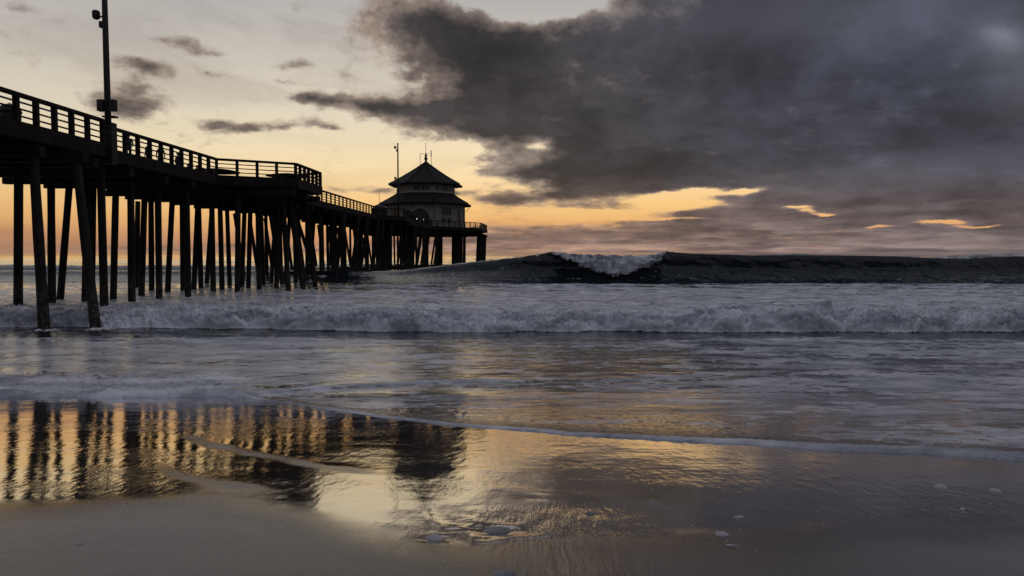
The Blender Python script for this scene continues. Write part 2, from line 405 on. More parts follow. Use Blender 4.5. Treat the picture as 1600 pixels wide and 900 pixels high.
# where the swash ends on the sand, read along the shore
EDGE_PX = [(-700, 628), (-200, 624), (0, 622), (100, 621), (200, 621), (300, 620), (370, 621), (430, 628), (500, 638), (600, 652), (700, 664), (800, 672),
           (900, 680), (1000, 686), (1100, 691), (1200, 697), (1300, 703), (1400, 708), (1500, 713), (1600, 719), (1800, 728), (2300, 745)]
eu, eY = [], []
for px, py in EDGE_PX:
    v = ray(px, py); k = (1.4 - EYE) / (v[2] + 0.1 * v[1])
    eu.append(v[0] / v[1]); eY.append(v[1] * k)
eu, eY = np.array(eu), np.array(eY)
def edge_Y(u, wob=True):
    y = np.interp(u, eu, eY)
    if wob:
        X = u * y
        y = y + 0.10 * perlin(X * 0.9, X * 0 + 3.3, 5) + 0.035 * perlin(X * 3.1, X * 0 + 1.3, 9) + .015 * perlin(X * 11, X * 0 + 1.3, 11)
    return y
def depth_of(py):
    return on_level(800, py)[1]

BX, BY = -26.0, 8.0
def pier_world(x, y, z):
    c, s = math.cos(YAW), math.sin(YAW)
    return (x * c + y * s, -x * s + y * c, z)
# piles of the near half: foot and head (metres left of the pier axis line), place along the pier
near_piles = [(17.84, 18.28, 25.32), (16.05, 17.05, 25.8), (24.51, 24.15, 32.78), (26.29, 26.05, 37.76), (28.5, 27.47, 41.42), (20.77, 20.75, 33.62), (25.8, 25.37, 39.81), (28.42, 27.98, 44.52),
 (25.53, 25.06, 42.08), (22.75, 22.59, 39.36), (32.12, 31.71, 56.2), (25.6, 25.07, 45.28), (28.21, 28.04, 51.45), (22.96, 22.85, 42.74), (26.69, 26.01, 50.63), (26.32, 26.18, 52.4),
 (21.17, 21.09, 42.79), (26.52, 25.9, 54.31), (26.28, 26.33, 55.31), (29.19, 28.38, 62.13), (22.84, 22.79, 49.88), (23.74, 23.77, 53.4), (25.85, 25.99, 59.72), (20.48, 20.23, 48.34),
 (24.02, 23.53, 57.5), (23.03, 22.63, 56.45), (20.54, 20.53, 52.56), (23.38, 23.57, 61.0), (25.45, 24.74, 67.83), (19.99, 19.68, 54.48), (21.48, 22.84, 61.02), (24.09, 23.35, 67.87),
 (16.52, 16.9, 47.68), (20.21, 20.24, 59.88), (16.07, 17.3, 50.04), (16.35, 17.3, 53.59), (20.17, 21.9, 63.66), (19.46, 21.9, 65.05), (28.02, 27.74, 35.88)]
def deck_edge(y):
    if y < 34.3: return 21.25
    if y < 36.4: return 21.25 + .9 * (y - 34.3) / 2.1
    if y < 48.8: return 22.1
    if y < 51.6: return 22.1 - 4.7 * (y - 48.8) / 2.8
    if y < 57.2: return 17.4
    if y < 60.0: return 17.4 + 4.7 * (y - 57.2) / 2.8
    return 22.1
def settle(p):
    k = 1.0
    while min(p[0], p[1]) * k < deck_edge(p[2] * k) - .05 and k < 1.12 and p[2] > 30: k += .005
    return (p[0] * k, p[1] * k, p[2] * k)
near_piles = [settle(p) for p in near_piles]
def build_sea():
    NC = 1300
    uo = 0.80 + (np.linspace(0, 1, 110)[1:] ** 1.6) * 2.2
    u = np.concatenate([-uo[::-1], np.linspace(-0.80, 0.80, NC - 180), uo])
    ys = [0.0]; Y0 = float(np.min(eY)) - 0.3
    y = Y0; rows = [y]
    yw = depth_of(440)                      # foot of the breaking wave
    yb = depth_of(519)                      # foot of the bore
    while y < 9000:
        d = 0.055 if y < 13.5 else max(0.06, y * y / 3190 * 0.85)
        if yb - 1.0 < y < yb + 3.5: d = min(d, 0.06)
        if yb + 3.5 <= y < yb + 12: d = min(d, 0.16)
        if yw - 1 < y < yw + 3.2: d = min(d, 0.055)
        if yw + 3.2 <= y < yw + 8: d = min(d, 0.4)
        if y > 85: d = min(d, max(y * y / 3190 * 0.3, .8))
        y += d; rows.append(y)
    rows = np.array(rows)
    Ye = edge_Y(u)
    k = np.clip(1 - (rows - Y0) / (20.0 - Y0), 0, 1)
    Y = rows[:, None] + (Ye - Y0)[None, :] * k[:, None]
    U = np.broadcast_to(u[None, :], Y.shape)
    X = U * Y
    PX = 800 + 1100 * U
    sd_ = sand_z(X, Y)
    inn = Y - Ye[None, :]                   # distance behind the swash edge
    # mean surface: the sea, running into a thin sheet that follows the sand
    sheet = sd_ + 0.012 + 0.018 * ss(0, 2.5, inn)
    kk = 0.10
    hh = np.clip(0.5 + 0.5 * (sheet - 0.0) / kk, 0, 1)
    Z = hh * sheet + (1 - hh) * 0.0 + kk * hh * (1 - hh) * .5
    leftw = ss(-0.33, -0.45, U)             # the left part of the edge is a small tumbling bore
    foam = np.zeros_like(Z); calm = np.zeros_like(Z)
    # swash lip
    lipn = 0.5 + 0.5 * puff(X * 5, Y * 5, 3, 21)
    lip_h = 0.018 + 0.018 * ss(500, 1500, PX) + 0.035 * leftw
    lip_w = 0.09 + 0.17 * ss(750, 1600, PX) + 0.45 * leftw
    lip = np.exp(-((inn - lip_w * .6) / lip_w) ** 2)
    Z += lip * lip_h * lipn
    foam = np.maximum(foam, np.clip(lip * 1.25, 0, 1) * (0.72 + 0.28 * ss(350, 1500, PX) + .2 * leftw))
    Z += .012 * ss(0, .3, inn) * ss(4, 1, inn) * (1 - leftw) * (lipn - .6)
    tl = leftw * ss(-.02, .25, inn) * ss(3.6, 1.2, inn)
    tp = puff(X * 1.8, Y * 2.6, 4, 23, .65)
    Z += tl * (0.09 * (tp - .30) + .005)
    foam = np.maximum(foam, tl * (0.72 + .45 * (tp - .35)))
    # edge tucks under the sand line
    Z -= 0.07 * np.exp(-(inn / 0.035) ** 2)
    # second swash front, overlapping the first
    l2px = np.array([-900, 300, 400, 470, 560, 640, 700, 800, 900, 1000, 1100, 1250, 2400]); l2py = np.array([618, 618, 617, 611, 606, 600, 597, 598, 596, 592, 586, 580, 580])
    l2u = (l2px - 800) / 1100.0
    l2y = np.array([on_level(800, p, 0.03)[1] for p in l2py])
    L2 = np.interp(u, l2u, l2y) + 0.12 * perlin(u * 9, u * 0 + .5, 4) + .05 * perlin(u * 40, u * 0 + .5, 8)
    q2 = Y - L2[None, :]
    w2 = ss(-0.5, -0.38, U) * ss(0.35, -0.1, U)
    Z += w2 * (0.05 * ss(-0.02, 0.18, q2) * np.exp(-np.clip(q2, 0, 9) / 2.5) + 0.03 * np.exp(-((q2 - .15) / .12) ** 2) * lipn)
    foam = np.maximum(foam, w2 * (0.92 * np.exp(-((q2 - .16) / .16) ** 2)) * (ss(.2, -.1, U) * .5 + .5))
    # broad foam fields between edge and bore
    near = ss(0.0, 1.0, inn) * ss(yb - .3, yb - 2.5, Y)
    big_n = fbm(X * 0.16, Y * 0.42, 3, 31)
    big_m = fbm(X * 0.5 + 5, Y * 1.5, 4, 41)
    fleft = ss(-0.02, -0.35, U)
    fr = ss(0.05, 0.5, U)
    f0 = 0.37 + 0.38 * fleft + 0.17 * fr + 0.42 * big_n + 0.46 * big_m
    # calmer glassy sheet just inside the right-hand edge
    f0 -= 0.10 * ss(3.0, 0.3, inn) * (1 - leftw) * ss(.1, -.2, U)
    foam = np.maximum(foam, near * np.clip(f0, 0, .86))
    calm = np.maximum(calm, near * (.55 + .45 * ss(24, 14, Y)))
    mist = 0
    # chop
    ch = ss(0.3, 4, inn)
    amp = 0.006 + 0.020 * ss(13, 24, Y) + 0.05 * ss(28, 60, Y)
    Z += ch * amp * (fbm(X * 0.55, Y * 1.5, 4, 51) * 1.6 + 0.5 * fbm(X * 2.2, Y * 6, 2, 61))
    # ------------- bore
    ybl = np.interp(PX[0], [-2000, 0, 200, 320, 520, 700, 3000], [depth_of(512), depth_of(512), depth_of(512), depth_of(513.5), depth_of(517), depth_of(519), depth_of(519)])
    ybl = ybl + 0.35 * perlin(u * 14, u * 0 + 2.5, 3) + 0.16 * perlin(u * 60, u * 0 + 2.5, 6)
    q = Y - ybl[None, :]
    prof = 0.36 * ss(-0.03, 0.40, q) + 0.16 * ss(0.3, 1.5, q)
    prof = prof * (1 - 0.60 * ss(1.8, 6.5, q)) * (1 - ss(5, 15, q))
    ampx = 0.88 + 0.9 * fbm(X * 0.17, Y * 0.10, 3, 71) - 0.15 * ss(-.45, -.62, U)
    pf = puff(X * 0.62 + .3 * fbm(X, Y, 2, 83), Y * 0.8, 5, 81, .62)
    pf2 = puff(X * 2.9, Y * 2.9, 4, 91, .6)
    act = ss(-0.03, .3, q) * (1 - 0.55 * ss(1.0, 7, q)) * ss(18, 10, q)
    Z += prof * ampx + act * ((0.40 + .35 * fbm(X * .13, Y * .1, 2, 73)) * (pf - .38) + 0.18 * (pf2 - .4))
    Yd = -act * (0.45 * (pf - .3) + 0.20 * pf2) * np.exp(-np.clip(q, 0, 9) / 1.8)
    fb_ = ss(-0.02, 0.05, q) * (1.0 - 0.30 * ss(1.0, 4.0, q) + ss(1.5, 4, q) * .35 * fbm(X * .4, Y * 1.1, 4, 99)) * ss(22, 7, q)
    foam = np.maximum(foam, fb_)
    foam *= 1 - 0.6 * np.exp(-((q + 0.35) / 0.22) ** 2) * ss(0.02, -0.02, q)
    # foam field behind the bore, breaking up towards the big wave
    mid = ss(3, 6, q) * ss(yw - 1.0, yw - 6.0, Y)
    f1 = 0.73 - 0.16 * ss(42, 62, Y) + 0.42 * fbm(X * 0.10, Y * 0.33, 4, 101) + .36 * fbm(X * .5, Y * 1.2, 3, 103)
    f1 -= 0.12 * ss(0.1, -0.15, U) * ss(46, 58, Y)
    foam = np.maximum(foam, mid * np.clip(f1, 0, .92))
    Z += mid * 0.10 * fbm(X * 0.25, Y * 0.5, 3, 105)
    # ------------- big wave
    crest_px = [-900, 0, 300, 500, 600, 650, 700, 760, 800, 850, 868, 885, 930, 985, 1015, 1032, 1060, 1100, 1200, 1300, 1380, 1450, 1500, 1560, 1600, 1800, 2300]
    crest_py = [425, 424, 424, 424, 425, 421, 414, 407, 403, 396, 394, 395, 396.5, 397, 396, 393.5, 395, 397, 399.5, 399, 400, 403, 404.5, 401, 400, 402, 404]
    yc = yw + 2.4
    A = EYE - (np.interp(PX[0], crest_px, crest_py) - 394) * (yc / 1100.0) + 0.05 * fbm(u * 22, u * 0 + 9.1, 3, 111)
    A = np.clip(A, 0.3, None)[None, :]
    qq = Y - yw - 0.35 * perlin(U * 5, U * 0 + 4.4, 12) - 1.2 * ss(-.02, -.25, U)
    Lf = 2.4 + 2.6 * ss(880, 720, PX) + .5 * ss(1100, 1500, PX)
    t = np.clip(qq / Lf, 0, 1)
    face = 0.25 * t + 0.75 * t ** 2.2
    back = np.exp(-(np.clip(qq - Lf, 0, None) / 6.0) ** 1.6)
    wz = A * np.where(qq < Lf, face, back) * (qq > 0)
    rip = fbm(X * 0.35 + wz * .5, wz * 1.1 + Y * .2, 4, 121) * 0.10 + fbm(X * 2.4 + wz * 1.5, wz * 1.2, 4, 131) * 0.06
    on = ss(0, .4, qq) * ss(9, 4, qq)
    Z = Z * (1 - on * .6) + wz - 0.10 * np.exp(-((qq + 1) / 1.2) ** 2)
    Yd += -on * (A / 2.9) * 0.9 * ss(0.62, 1.0, t) * (qq < Lf + .6) + on * rip * 1.5
    # the white water tumbling down the middle of the face
    lowp = np.interp(PX[0], [850, 862, 878, 892, 905, 915, 930, 945, 955, 966, 980, 990, 1000, 1015, 1027, 1034, 1040], [386, 399, 403, 407, 414, 417, 424, 424, 430, 429, 426, 424, 418, 413, 406, 398, 386])[None, :]
    lowz = EYE - (lowp - 394) * (yw + 1.2) / 1100.0
    ed = 0.35 * (puff(X * 1.2, wz * 1.6, 4, 141) - .35)
    ww = ss(-0.06, 0.10, wz - lowz + ed) * ss(852, 872, PX) * ss(1046, 1026, PX) * ss(-.1, .3, qq) * ss(6, 3.0, qq)
    pb = puff(X * 0.9, wz * 1.1 + Y * .3, 5, 151, .62)
    Yd += -ww * (0.55 + 1.0 * pb) * ss(8, 2.4, qq)
    Z += ww * (0.55 - .3 * ss(1, 2.4, qq)) * (pb - .40) - ww * .16 * ss(1, 2.4, qq)
    foam = np.maximum(foam * (1 - on), ww * 1.0)
    # pale foam at the crest shoulders and thin streaks drawn up the face
    foam = np.maximum(foam, on * ss(2.0, 2.5, qq) * ss(4.5, 3, qq) * np.clip(.25 + .5 * fbm(X * .3, Y, 3, 161), 0, .5) * ss(0.35, -.1, U))
    foam = np.maximum(foam, on * ss(Lf + .5, .2, qq) * np.clip(.14 + .40 * fbm(X * .5 + wz * 1.6, wz * .8, 4, 171) + .05 * ss(1.2, 0, wz), 0, .24))
    # ------------- water beyond
    far = ss(8, 16, qq)
    sw = np.zeros_like(Z)
    for i, (lam, a, ph, sk) in enumerate([(31, .42, 1.0, .12), (19, .26, 2.2, -.16), (52, .35, 4.0, .05), (11, .13, .7, .22), (7, .07, 3.2, -.3)]):
        kx = sk * 2 * PI / lam; ky = 2 * PI / lam
        s_ = np.sin(kx * X + ky * Y + ph + 2.2 * fbm(X / lam * .35, Y / lam * .35, 2, 181 + i))
        sw += a * (np.exp(s_) - 1.2) * .62 * (1 if i < 3 else ss(900, 200, Y))
    fade = ss(3500, 300, Y) * .7 + .3
    Z += far * sw * fade * (0.35 + .65 * ss(90, 130, Y)) * .75
    # second wave with a white crest, far right, and another one beyond the pier on the left
    for (yy, pxs, amps, hh_, fo) in [(118.0, [1250, 1360, 1450, 1520, 1600, 1900, 2300], [0, .35, .8, 1, 1, .9, .7], 2.55, .85), (96.0, [-900, 0, 300, 560, 660], [1, 1, .9, .7, 0], 1.25, .6),
                              (205.0, [900, 1050, 1250, 1400, 2300], [0, .8, 1, .5, .6], 2.3, .3)]:
        aa = np.interp(PX[0], pxs, amps, left=amps[0], right=amps[-1])[None, :]
        q3 = Y - yy - 2.5 * perlin(U * 4, U * 0 + yy, 14)
        cr = np.where(q3 < 0, np.exp(-(q3 / 2.2) ** 2), np.exp(-(q3 / 6) ** 2))
        Z += aa * hh_ * cr
        foam = np.maximum(foam, aa * fo * np.exp(-((q3 - .4) / 2.4) ** 2) * np.clip(.65 + .7 * fbm(X * .25, Y * .3, 3, 191), 0, 1))
    foam = np.maximum(foam, far * np.clip(1.5 * (fbm(X * .03, Y * .09, 4, 201) - .38), 0, .45) * ss(700, 250, Y))
    # a raised crest spray at both ends of the white water
    for cpx in (869, 1031):
        Z += (ss(1.6, 2.3, qq) * ss(3.2, 2.6, qq)) * np.exp(-((PX - cpx) / 16) ** 2) * 0.12
    for lb, lt, yp in near_piles:
        wx, wy, _ = pier_world(-lb, yp, 0)
        m_ = (np.abs(Y - wy) < 2.0) & (np.abs(X - wx) < 2.0)
        dd = np.exp(-(((X[m_] - wx) ** 2 + (Y[m_] - wy) ** 2) / .30))
        foam[m_] = np.maximum(foam[m_], dd * .95); Z[m_] += .10 * dd * puff(X[m_] * 4, Y[m_] * 4, 2, 7)
    shallow = ss(22, 12, Y)
    return grid_mesh('sea', X, Y + Yd, Z, sea_mat, {'foam': np.clip(foam, 0, 1), 'shallow': shallow, 'calm': calm})
sea = build_sea()

def nonuni(a, b, dense0, dense1, step, grow=1.25):
    xs = list(np.arange(dense0, dense1, step))
    s = step; x = dense0; left = []
    while x > a:
        s *= grow; x -= s; left.append(x)
    s = step; x = xs[-1]
    while x < b:
        s *= grow; x += s; xs.append(x)
    return np.array(left[::-1] + xs)
def build_sand():
    xs = nonuni(-300, 300, -13.5, 13.5, 0.034)
    yy = nonuni(-60, 420, 3.2, 16.0, 0.034)
    X, Y = np.meshgrid(xs, yy)
    Z = sand_z(X, np.clip(Y, -25, 55))
    u = X / np.maximum(Y, 1.0)
    inn = Y - edge_Y(np.clip(u, -1.2, 1.2), False)      # negative on the open sand
    near = ss(30, 14, np.abs(X))
    # long shallow swash ridges running obliquely across the beach
    def ridge(px0, py0, px1, py1, w, h, taper=True):
        p = []
        for a, b in ((px0, py0), (px1, py1)):
            v = ray(a, b); k = (1.4 - EYE) / (v[2] + 0.1 * v[1]); p.append((v[0] * k, v[1] * k))
        (x0, y0), (x1, y1) = p
        L = math.hypot(x1 - x0, y1 - y0); tx, ty = (x1 - x0) / L, (y1 - y0) / L
        s = (X - x0) * tx + (Y - y0) * ty; d = (X - x0) * -ty + (Y - y0) * tx
        d = d + 0.18 * np.sin(s / L * 3.0) + 0.05 * perlin(X * 1.2, Y * 1.2, 7)
        return h * np.exp(-(d / w) ** 2) * ss(-.15 * L, .2 * L, s) * ss(1.15 * L, .75 * L, s)
    r_a = ridge(275, 678, 640, 748, .17, 1.0); r_b = ridge(240, 722, 420, 764, .15, 1.0); r_c = ridge(330, 668, 520, 690, .10, 1.0)
    drained = np.clip(r_a + .8 * r_b + .5 * r_c, 0, 1)
    Z += .0022 * r_a + .002 * r_b
    Z += ridge(740, 756, 1010, 778, .16, .0035) + ridge(880, 800, 1150, 838, .15, .003)
    Z += ridge(672, 800, 765, 824, .03, .007) + ridge(735, 831, 800, 840, .03, .006) + ridge(790, 840, 862, 818, .03, .006) + ridge(690, 824, 720, 806, .03, .005)
    # gentle undulation and fine rills
    Z += near * (0.0040 * fbm(X * .35, Y * .5, 3, 11) + 0.0014 * fbm(X * 1.3, Y * 2.6, 4, 14))
    Z += near * 0.0005 * fbm(X * 5, Y * 11, 3, 17) * ss(-4.5, -1, inn)
    rill_a = np.exp(-((X - 0.55) / .9) ** 2) * np.exp(-((Y - 5.05) / .75) ** 2)
    Z += rill_a * 0.0080 * fbm(X * 7.5 - Y * 2.2, Y * 1.3, 3, 19)
    # pits scoured round shells and stones
    for (px, py, r) in PITS:
        v = ray(px, py); k = (1.4 - EYE) / (v[2] + 0.1 * v[1]); cx, cy = v[0] * k, v[1] * k
        d2 = (((X - cx) / (r * 1.3)) ** 2 + ((Y - cy) / (r * .9)) ** 2) * (1 + .5 * perlin(X * 9, Y * 9, 33))
        Z += -0.10 * r * np.exp(-d2) + 0.045 * r * np.exp(-((np.sqrt(np.abs(d2)) - 1.4) / .4) ** 2) * (.5 + perlin(X * 6, Y * 6, 35))
    film = ss(4.5, 7.1, Y + 1.3 * np.exp(-((X + .4) / 1.6) ** 2) + 0.7 * fbm(X * .35, Y * .5, 3, 23) + 0.9 * ss(-1.5, 2.5, X))
    rillm = np.exp(-((X - 0.42) / .55) ** 2) * ss(5.9, 5.2, Y) * ss(3.6, 4.2, Y)
    film = np.maximum(film, .55 * rillm) * (1 - .75 * drained * (.75 + .5 * fbm(X * 2, Y * 2, 3, 37)))
    return grid_mesh('beach', X, Y, Z, sand_mat, {'film': film, 'rill': rillm})
PITS = [(678, 842, .085), (775, 829, .12), (923, 804, .05), (790, 896, .07), (124, 851, .03)]
beach = build_sand()

# ------------------------------------------------------------------ mesh helpers
def to_obj(name, bm, mat, parent=None, smooth=False, loc=None):
    me = bpy.data.meshes.new(name)
    bm.normal_update(); bm.to_mesh(me); bm.free()
    if smooth:
        for p in me.polygons: p.use_smooth = True
    for m_ in (mat if isinstance(mat, (list, tuple)) else [mat]):
        me.materials.append(m_)
    return link(name, me, parent, loc)
def link(name, me, parent=None, loc=None, rot=None):
    o = bpy.data.objects.new(name, me); COL.objects.link(o)
    if parent is not None: o.parent = parent
    if loc is not None: o.location = loc
    if rot is not None: o.rotation_euler = rot
    return o
def thing(name, label, cat, loc, rz=0.0, group=None):
    o = bpy.data.objects.new(name, None); COL.objects.link(o)
    o.location = loc; o.rotation_euler = (0, 0, rz); o.empty_display_size = .3
    o['label'] = label; o['category'] = cat
    if group: o['group'] = group
    return o
def tag(o, label, cat, group=None):
    o['label'] = label; o['category'] = cat
    if group: o['group'] = group
    return o
def box(bm, x0, x1, y0, y1, z0, z1):
    v = [bm.verts.new(p) for p in ((x0, y0, z0), (x1, y0, z0), (x1, y1, z0), (x0, y1, z0), (x0, y0, z1), (x1, y0, z1), (x1, y1, z1), (x0, y1, z1))]
    for f in ((3, 2, 1, 0), (4, 5, 6, 7), (0, 1, 5, 4), (1, 2, 6, 5), (2, 3, 7, 6), (3, 0, 4, 7)):
        bm.faces.new([v[i] for i in f])
def beam(bm, a, b, w, h):
    """a bar of width w (level) and height h from a to b"""
    a, b = Vector(a), Vector(b); d = (b - a).normalized()
    s = d.cross(Vector((0, 0, 1)))
    s = Vector((1, 0, 0)) if s.length < 1e-4 else s.normalized()
    t = s.cross(d).normalized()
    vs = []
    for p in (a, b):
        for i, j in ((-1, -1), (1, -1), (1, 1), (-1, 1)):
            vs.append(bm.verts.new(p + s * (i * w / 2) + t * (j * h / 2)))
    for i in range(4):
        j = (i + 1) % 4
        bm.faces.new((vs[i], vs[j], vs[4 + j], vs[4 + i]))
    bm.faces.new(vs[3::-1]); bm.faces.new(vs[4:])
    bmesh.ops.recalc_face_normals(bm, faces=bm.faces)
def tube(bm, pts, rad, n=8, cap=True):
    pts = [Vector(p) for p in pts]; rings = []
    for i, p in enumerate(pts):
        d = (pts[min(i + 1, len(pts) - 1)] - pts[max(i - 1, 0)]).normalized()
        a = d.orthogonal().normalized() if abs(d.z) < .99 else Vector((1, 0, 0))
        a = (a - d * a.dot(d)).normalized(); b = d.cross(a)
        r = rad[i] if isinstance(rad, (list, tuple)) else rad
        rings.append([bm.verts.new(p + (a * math.cos(k * 2 * PI / n) + b * math.sin(k * 2 * PI / n)) * r) for k in range(n)])
    for r0, r1 in zip(rings, rings[1:]):
        for k in range(n):
            bm.faces.new((r0[k], r0[(k + 1) % n], r1[(k + 1) % n], r1[k]))
    if cap:
        bm.faces.new(rings[0][::-1]); bm.faces.new(rings[-1])
def lathe(bm, prof, n=12, cx=0, cy=0):
    rings = []
    for r, z in prof:
        rings.append([bm.verts.new((cx + r * math.cos(k * 2 * PI / n), cy + r * math.sin(k * 2 * PI / n), z)) for k in range(n)])
    for r0, r1 in zip(rings, rings[1:]):
        for k in range(n):
            bm.faces.new((r0[k], r0[(k + 1) % n], r1[(k + 1) % n], r1[k]))
    bm.faces.new(rings[0][::-1]); bm.faces.new(rings[-1])
def prism(bm, pts, z0, z1):
    a = [bm.verts.new((x, y, z0)) for x, y in pts]; b = [bm.verts.new((x, y, z1)) for x, y in pts]
    n = len(pts)
    fs = [bm.faces.new(a[::-1]), bm.faces.new(b)]
    for i in range(n):
        fs.append(bm.faces.new((a[i], a[(i + 1) % n], b[(i + 1) % n], b[i])))
    bmesh.ops.recalc_face_normals(bm, faces=fs)

# ------------------------------------------------------------------ the pier, built in its own frame (x = -distance to the left, y = along the pier)
DECK = EYE + 5.3                                      # top of the deck
RAIL = EYE + 6.5
pier = thing('pier', 'long dark timber pier on tall piles running out to sea at the left', 'pier', pier_world(BX, BY, 0), -YAW)
OFF = Vector((-BX, -BY, 0))
def P(x, y, z): return Vector((x - BX, y - BY, z))

# deck outline pieces
decks = [[(-20.95, 8), (-21.02, 34.2), (-21.85, 36.32), (-31, 36.32), (-31, 8)],
         [(-21.85, 36.33), (-21.85, 59.8), (-22.3, 101.3), (-19.05, 105.25), (-19.2, 113.0), (-20.8, 115), (-20.8, 121), (-20.2, 143.2), (-31, 143.2), (-31, 36.33)],
         [(-21.84, 48.6), (-17.14, 51.3), (-17.14, 57.3), (-21.84, 59.8)],
         [(-20.2, 143.21), (-11.2, 155.9), (-10.7, 170.8), (-16, 186), (-33, 186), (-40, 172), (-40, 155), (-31, 143.21)]]
for i, d_ in enumerate(decks):
    bm = bmesh.new(); prism(bm, [(x - BX, y - BY) for x, y in d_], DECK - .32, DECK)
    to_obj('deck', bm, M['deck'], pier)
# edge beams
def run(name, a, b, z0, z1, w):
    bm = bmesh.new()
    beam(bm, P(a[0], a[1], (z0 + z1) / 2), P(b[0], b[1], (z0 + z1) / 2), w, z1 - z0)
    return to_obj(name, bm, M['timber'], pier)
edges = [[(-20.95, 8), (-21.02, 34.2), (-21.85, 36.32), (-21.85, 48.6), (-17.14, 51.3), (-17.14, 57.3), (-21.85, 59.8)],
         [(-21.85, 59.8), (-22.3, 101.3), (-19.05, 105.25), (-19.2, 113.0), (-20.8, 115), (-20.8, 121), (-20.2, 143.2), (-11.2, 155.9), (-10.7, 170.8), (-16, 186)]]
for poly in edges:
    for a, b in zip(poly, poly[1:]):
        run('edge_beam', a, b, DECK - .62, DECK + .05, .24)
for lat in (-22.9, -24.7, -26.5, -28.3, -30.5):
    run('stringer', (lat, 8), (lat, 150), DECK - .80, DECK - .34, .3)
for lat in (-15, -19, -24, -29, -34, -38):
    run('stringer', (lat, 151.5), (lat, 184), DECK - .95, DECK - .34, .35)
run('stringer', (-18.9, 50.6), (-18.9, 58.2), DECK - .8, DECK - .34, .3)
# caps across the pier on every row of piles
CAPB = DECK - 1.25
cap_rows = [12, 17, 22, 25.5, 29.7, 31.2, 33.4, 37.8, 41.4, 44.8, 50.4, 53.5, 56.4, 61, 65, 69.5] + [74 + 5.2 * k for k in range(14)]
random.seed(5)
for y in cap_rows:
    x0 = -31.2 + random.uniform(-.2, .2); x1 = -21.6 if y > 36 else -20.8
    if 49 < y < 58: x1 = -17.0
    if 31 < y < 32: x1 = -19.9
    if 103 < y < 114: x1 = -19.2
    elif y > 114: x1 = -20.4
    bm = bmesh.new(); h = random.uniform(-.03, .05)
    beam(bm, P(x0, y, CAPB + .23 + h), P(x1, y, CAPB + .23 + h), .42, .44)
    to_obj('pile_cap', bm, M['timber'], pier)
for y in (153, 158.5, 164, 170, 176, 182):
    bm = bmesh.new()
    beam(bm, P(-39 if 155 < y < 172 else -33, y, DECK - 1.2), P(-16.5 if y in (153, 182) else -11.2, y, DECK - 1.2), .6, .5)
    to_obj('pile_cap', bm, M['timber'], pier)
for x, y in ((-11.1, 158.5), (-11.0, 164), (-10.8, 170)):
    bm = bmesh.new(); box(bm, x - BX - .9, x - BX + .25, y - BY - .5, y - BY + .5, DECK - 1.7, DECK - 1.32)
    to_obj('bearing_block', bm, M['timber'], pier)
# piles: foot (lateral), head (lateral), position along the pier
def pile_mesh(dx_, r0, r1, z0, z1, n=10, dy_=0.0):
    bm = bmesh.new()
    segs = 5; pts = []; rr = []
    for i in range(segs + 1):
        t = i / segs
        z = z0 + (z1 - z0) * t
        tt = (z + 2.0) / 9.0
        pts.append((dx_ * tt, dy_ * tt, z)); rr.append(r0 + (r1 - r0) * t + random.uniform(-.008, .008))
    tube(bm, pts, rr, n)
    me = bpy.data.meshes.new('pile'); bm.to_mesh(me); bm.free()
    for p in me.polygons: p.use_smooth = True
    me.materials.append(M['pile'])
    return me
for lb, lt, y in near_piles:
    fz = max(-4.3, 1.4 - .1 * y - .3)
    if y < 46: fz = 1.4 - .1 * y - .5
    if y < 26.5: lb, y, dlat, dyy = ((17.2, 24.4, -3.95, 5.2) if y < 25.5 else (15.35, 24.6, -5.0, 6.6))
    else: dlat, dyy = lb - lt, 0
    me = pile_mesh(dlat, .205, .185, fz, 7.0, 10, dyy)
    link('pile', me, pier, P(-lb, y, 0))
shared = [pile_mesh(d_, .21, .185, -4.4, 7.0) for d_ in (0, .08, -.1, 1.4, -1.2, .9)]
random.seed(11)
for k in range(14):
    y = 74 + 5.2 * k
    near_x = 22.1 if y < 102 else (19.6 if y < 114 else 21.0)
    spots = [(near_x + .2, 0), (near_x - 1.0, 3), (24.0, 1), (26.2, 2), (28.4, 0), (30.6, 4)]
    if k % 2: spots.append((25.1, 5))
    for lx, mi in spots:
        if k in (2, 5) and mi == 5: continue
        link('pile', shared[mi], pier, P(-(lx + random.uniform(-.35, .35)), y + random.uniform(-.25, .25), 0), (0, 0, random.uniform(-.06, .06)))
for x, y in [(-17.5, 153), (-11.9, 158.5), (-11.9, 164), (-11.7, 170), (-14, 176), (-17, 182)]:
    pass
stout = pile_mesh(.10, .42, .36, -4.4, 7.0, 12)
stout2 = pile_mesh(.35, .45, .36, -4.4, 7.0, 12)
for x, y in [(-11.8, 158.5), (-11.7, 164.2), (-11.5, 170), (-12.4, 161.2), (-12.3, 167.0),
             (-16.0, 153.6), (-17.2, 158.5), (-17.3, 164), (-17.0, 170), (-16.8, 176), (-17.9, 161), (-17.8, 167),
             (-20.6, 153), (-21.3, 158.5), (-22.0, 164), (-22.3, 170), (-22.6, 176), (-23.6, 158.5), (-24.4, 164),
             (-26.5, 153), (-28.0, 158.5), (-29.3, 164), (-31.5, 153), (-33.5, 158.5), (-35, 164), (-37, 164), (-36, 170), (-31, 170), (-27, 182), (-31, 182)]:
    link('pile', stout2 if x > -13 else stout, pier, P(x, y, 0), (0, 0, random.uniform(-.03, .03)))

# the pipe slung under the far edge of the deck
bm = bmesh.new(); tube(bm, [P(-31.0, 20, DECK - 1.45), P(-31.0, 33, DECK - 1.6), P(-31.0, 36, DECK - 1.55)], .14, 10)
to_obj('pipe', bm, M['metal'], pier, True)

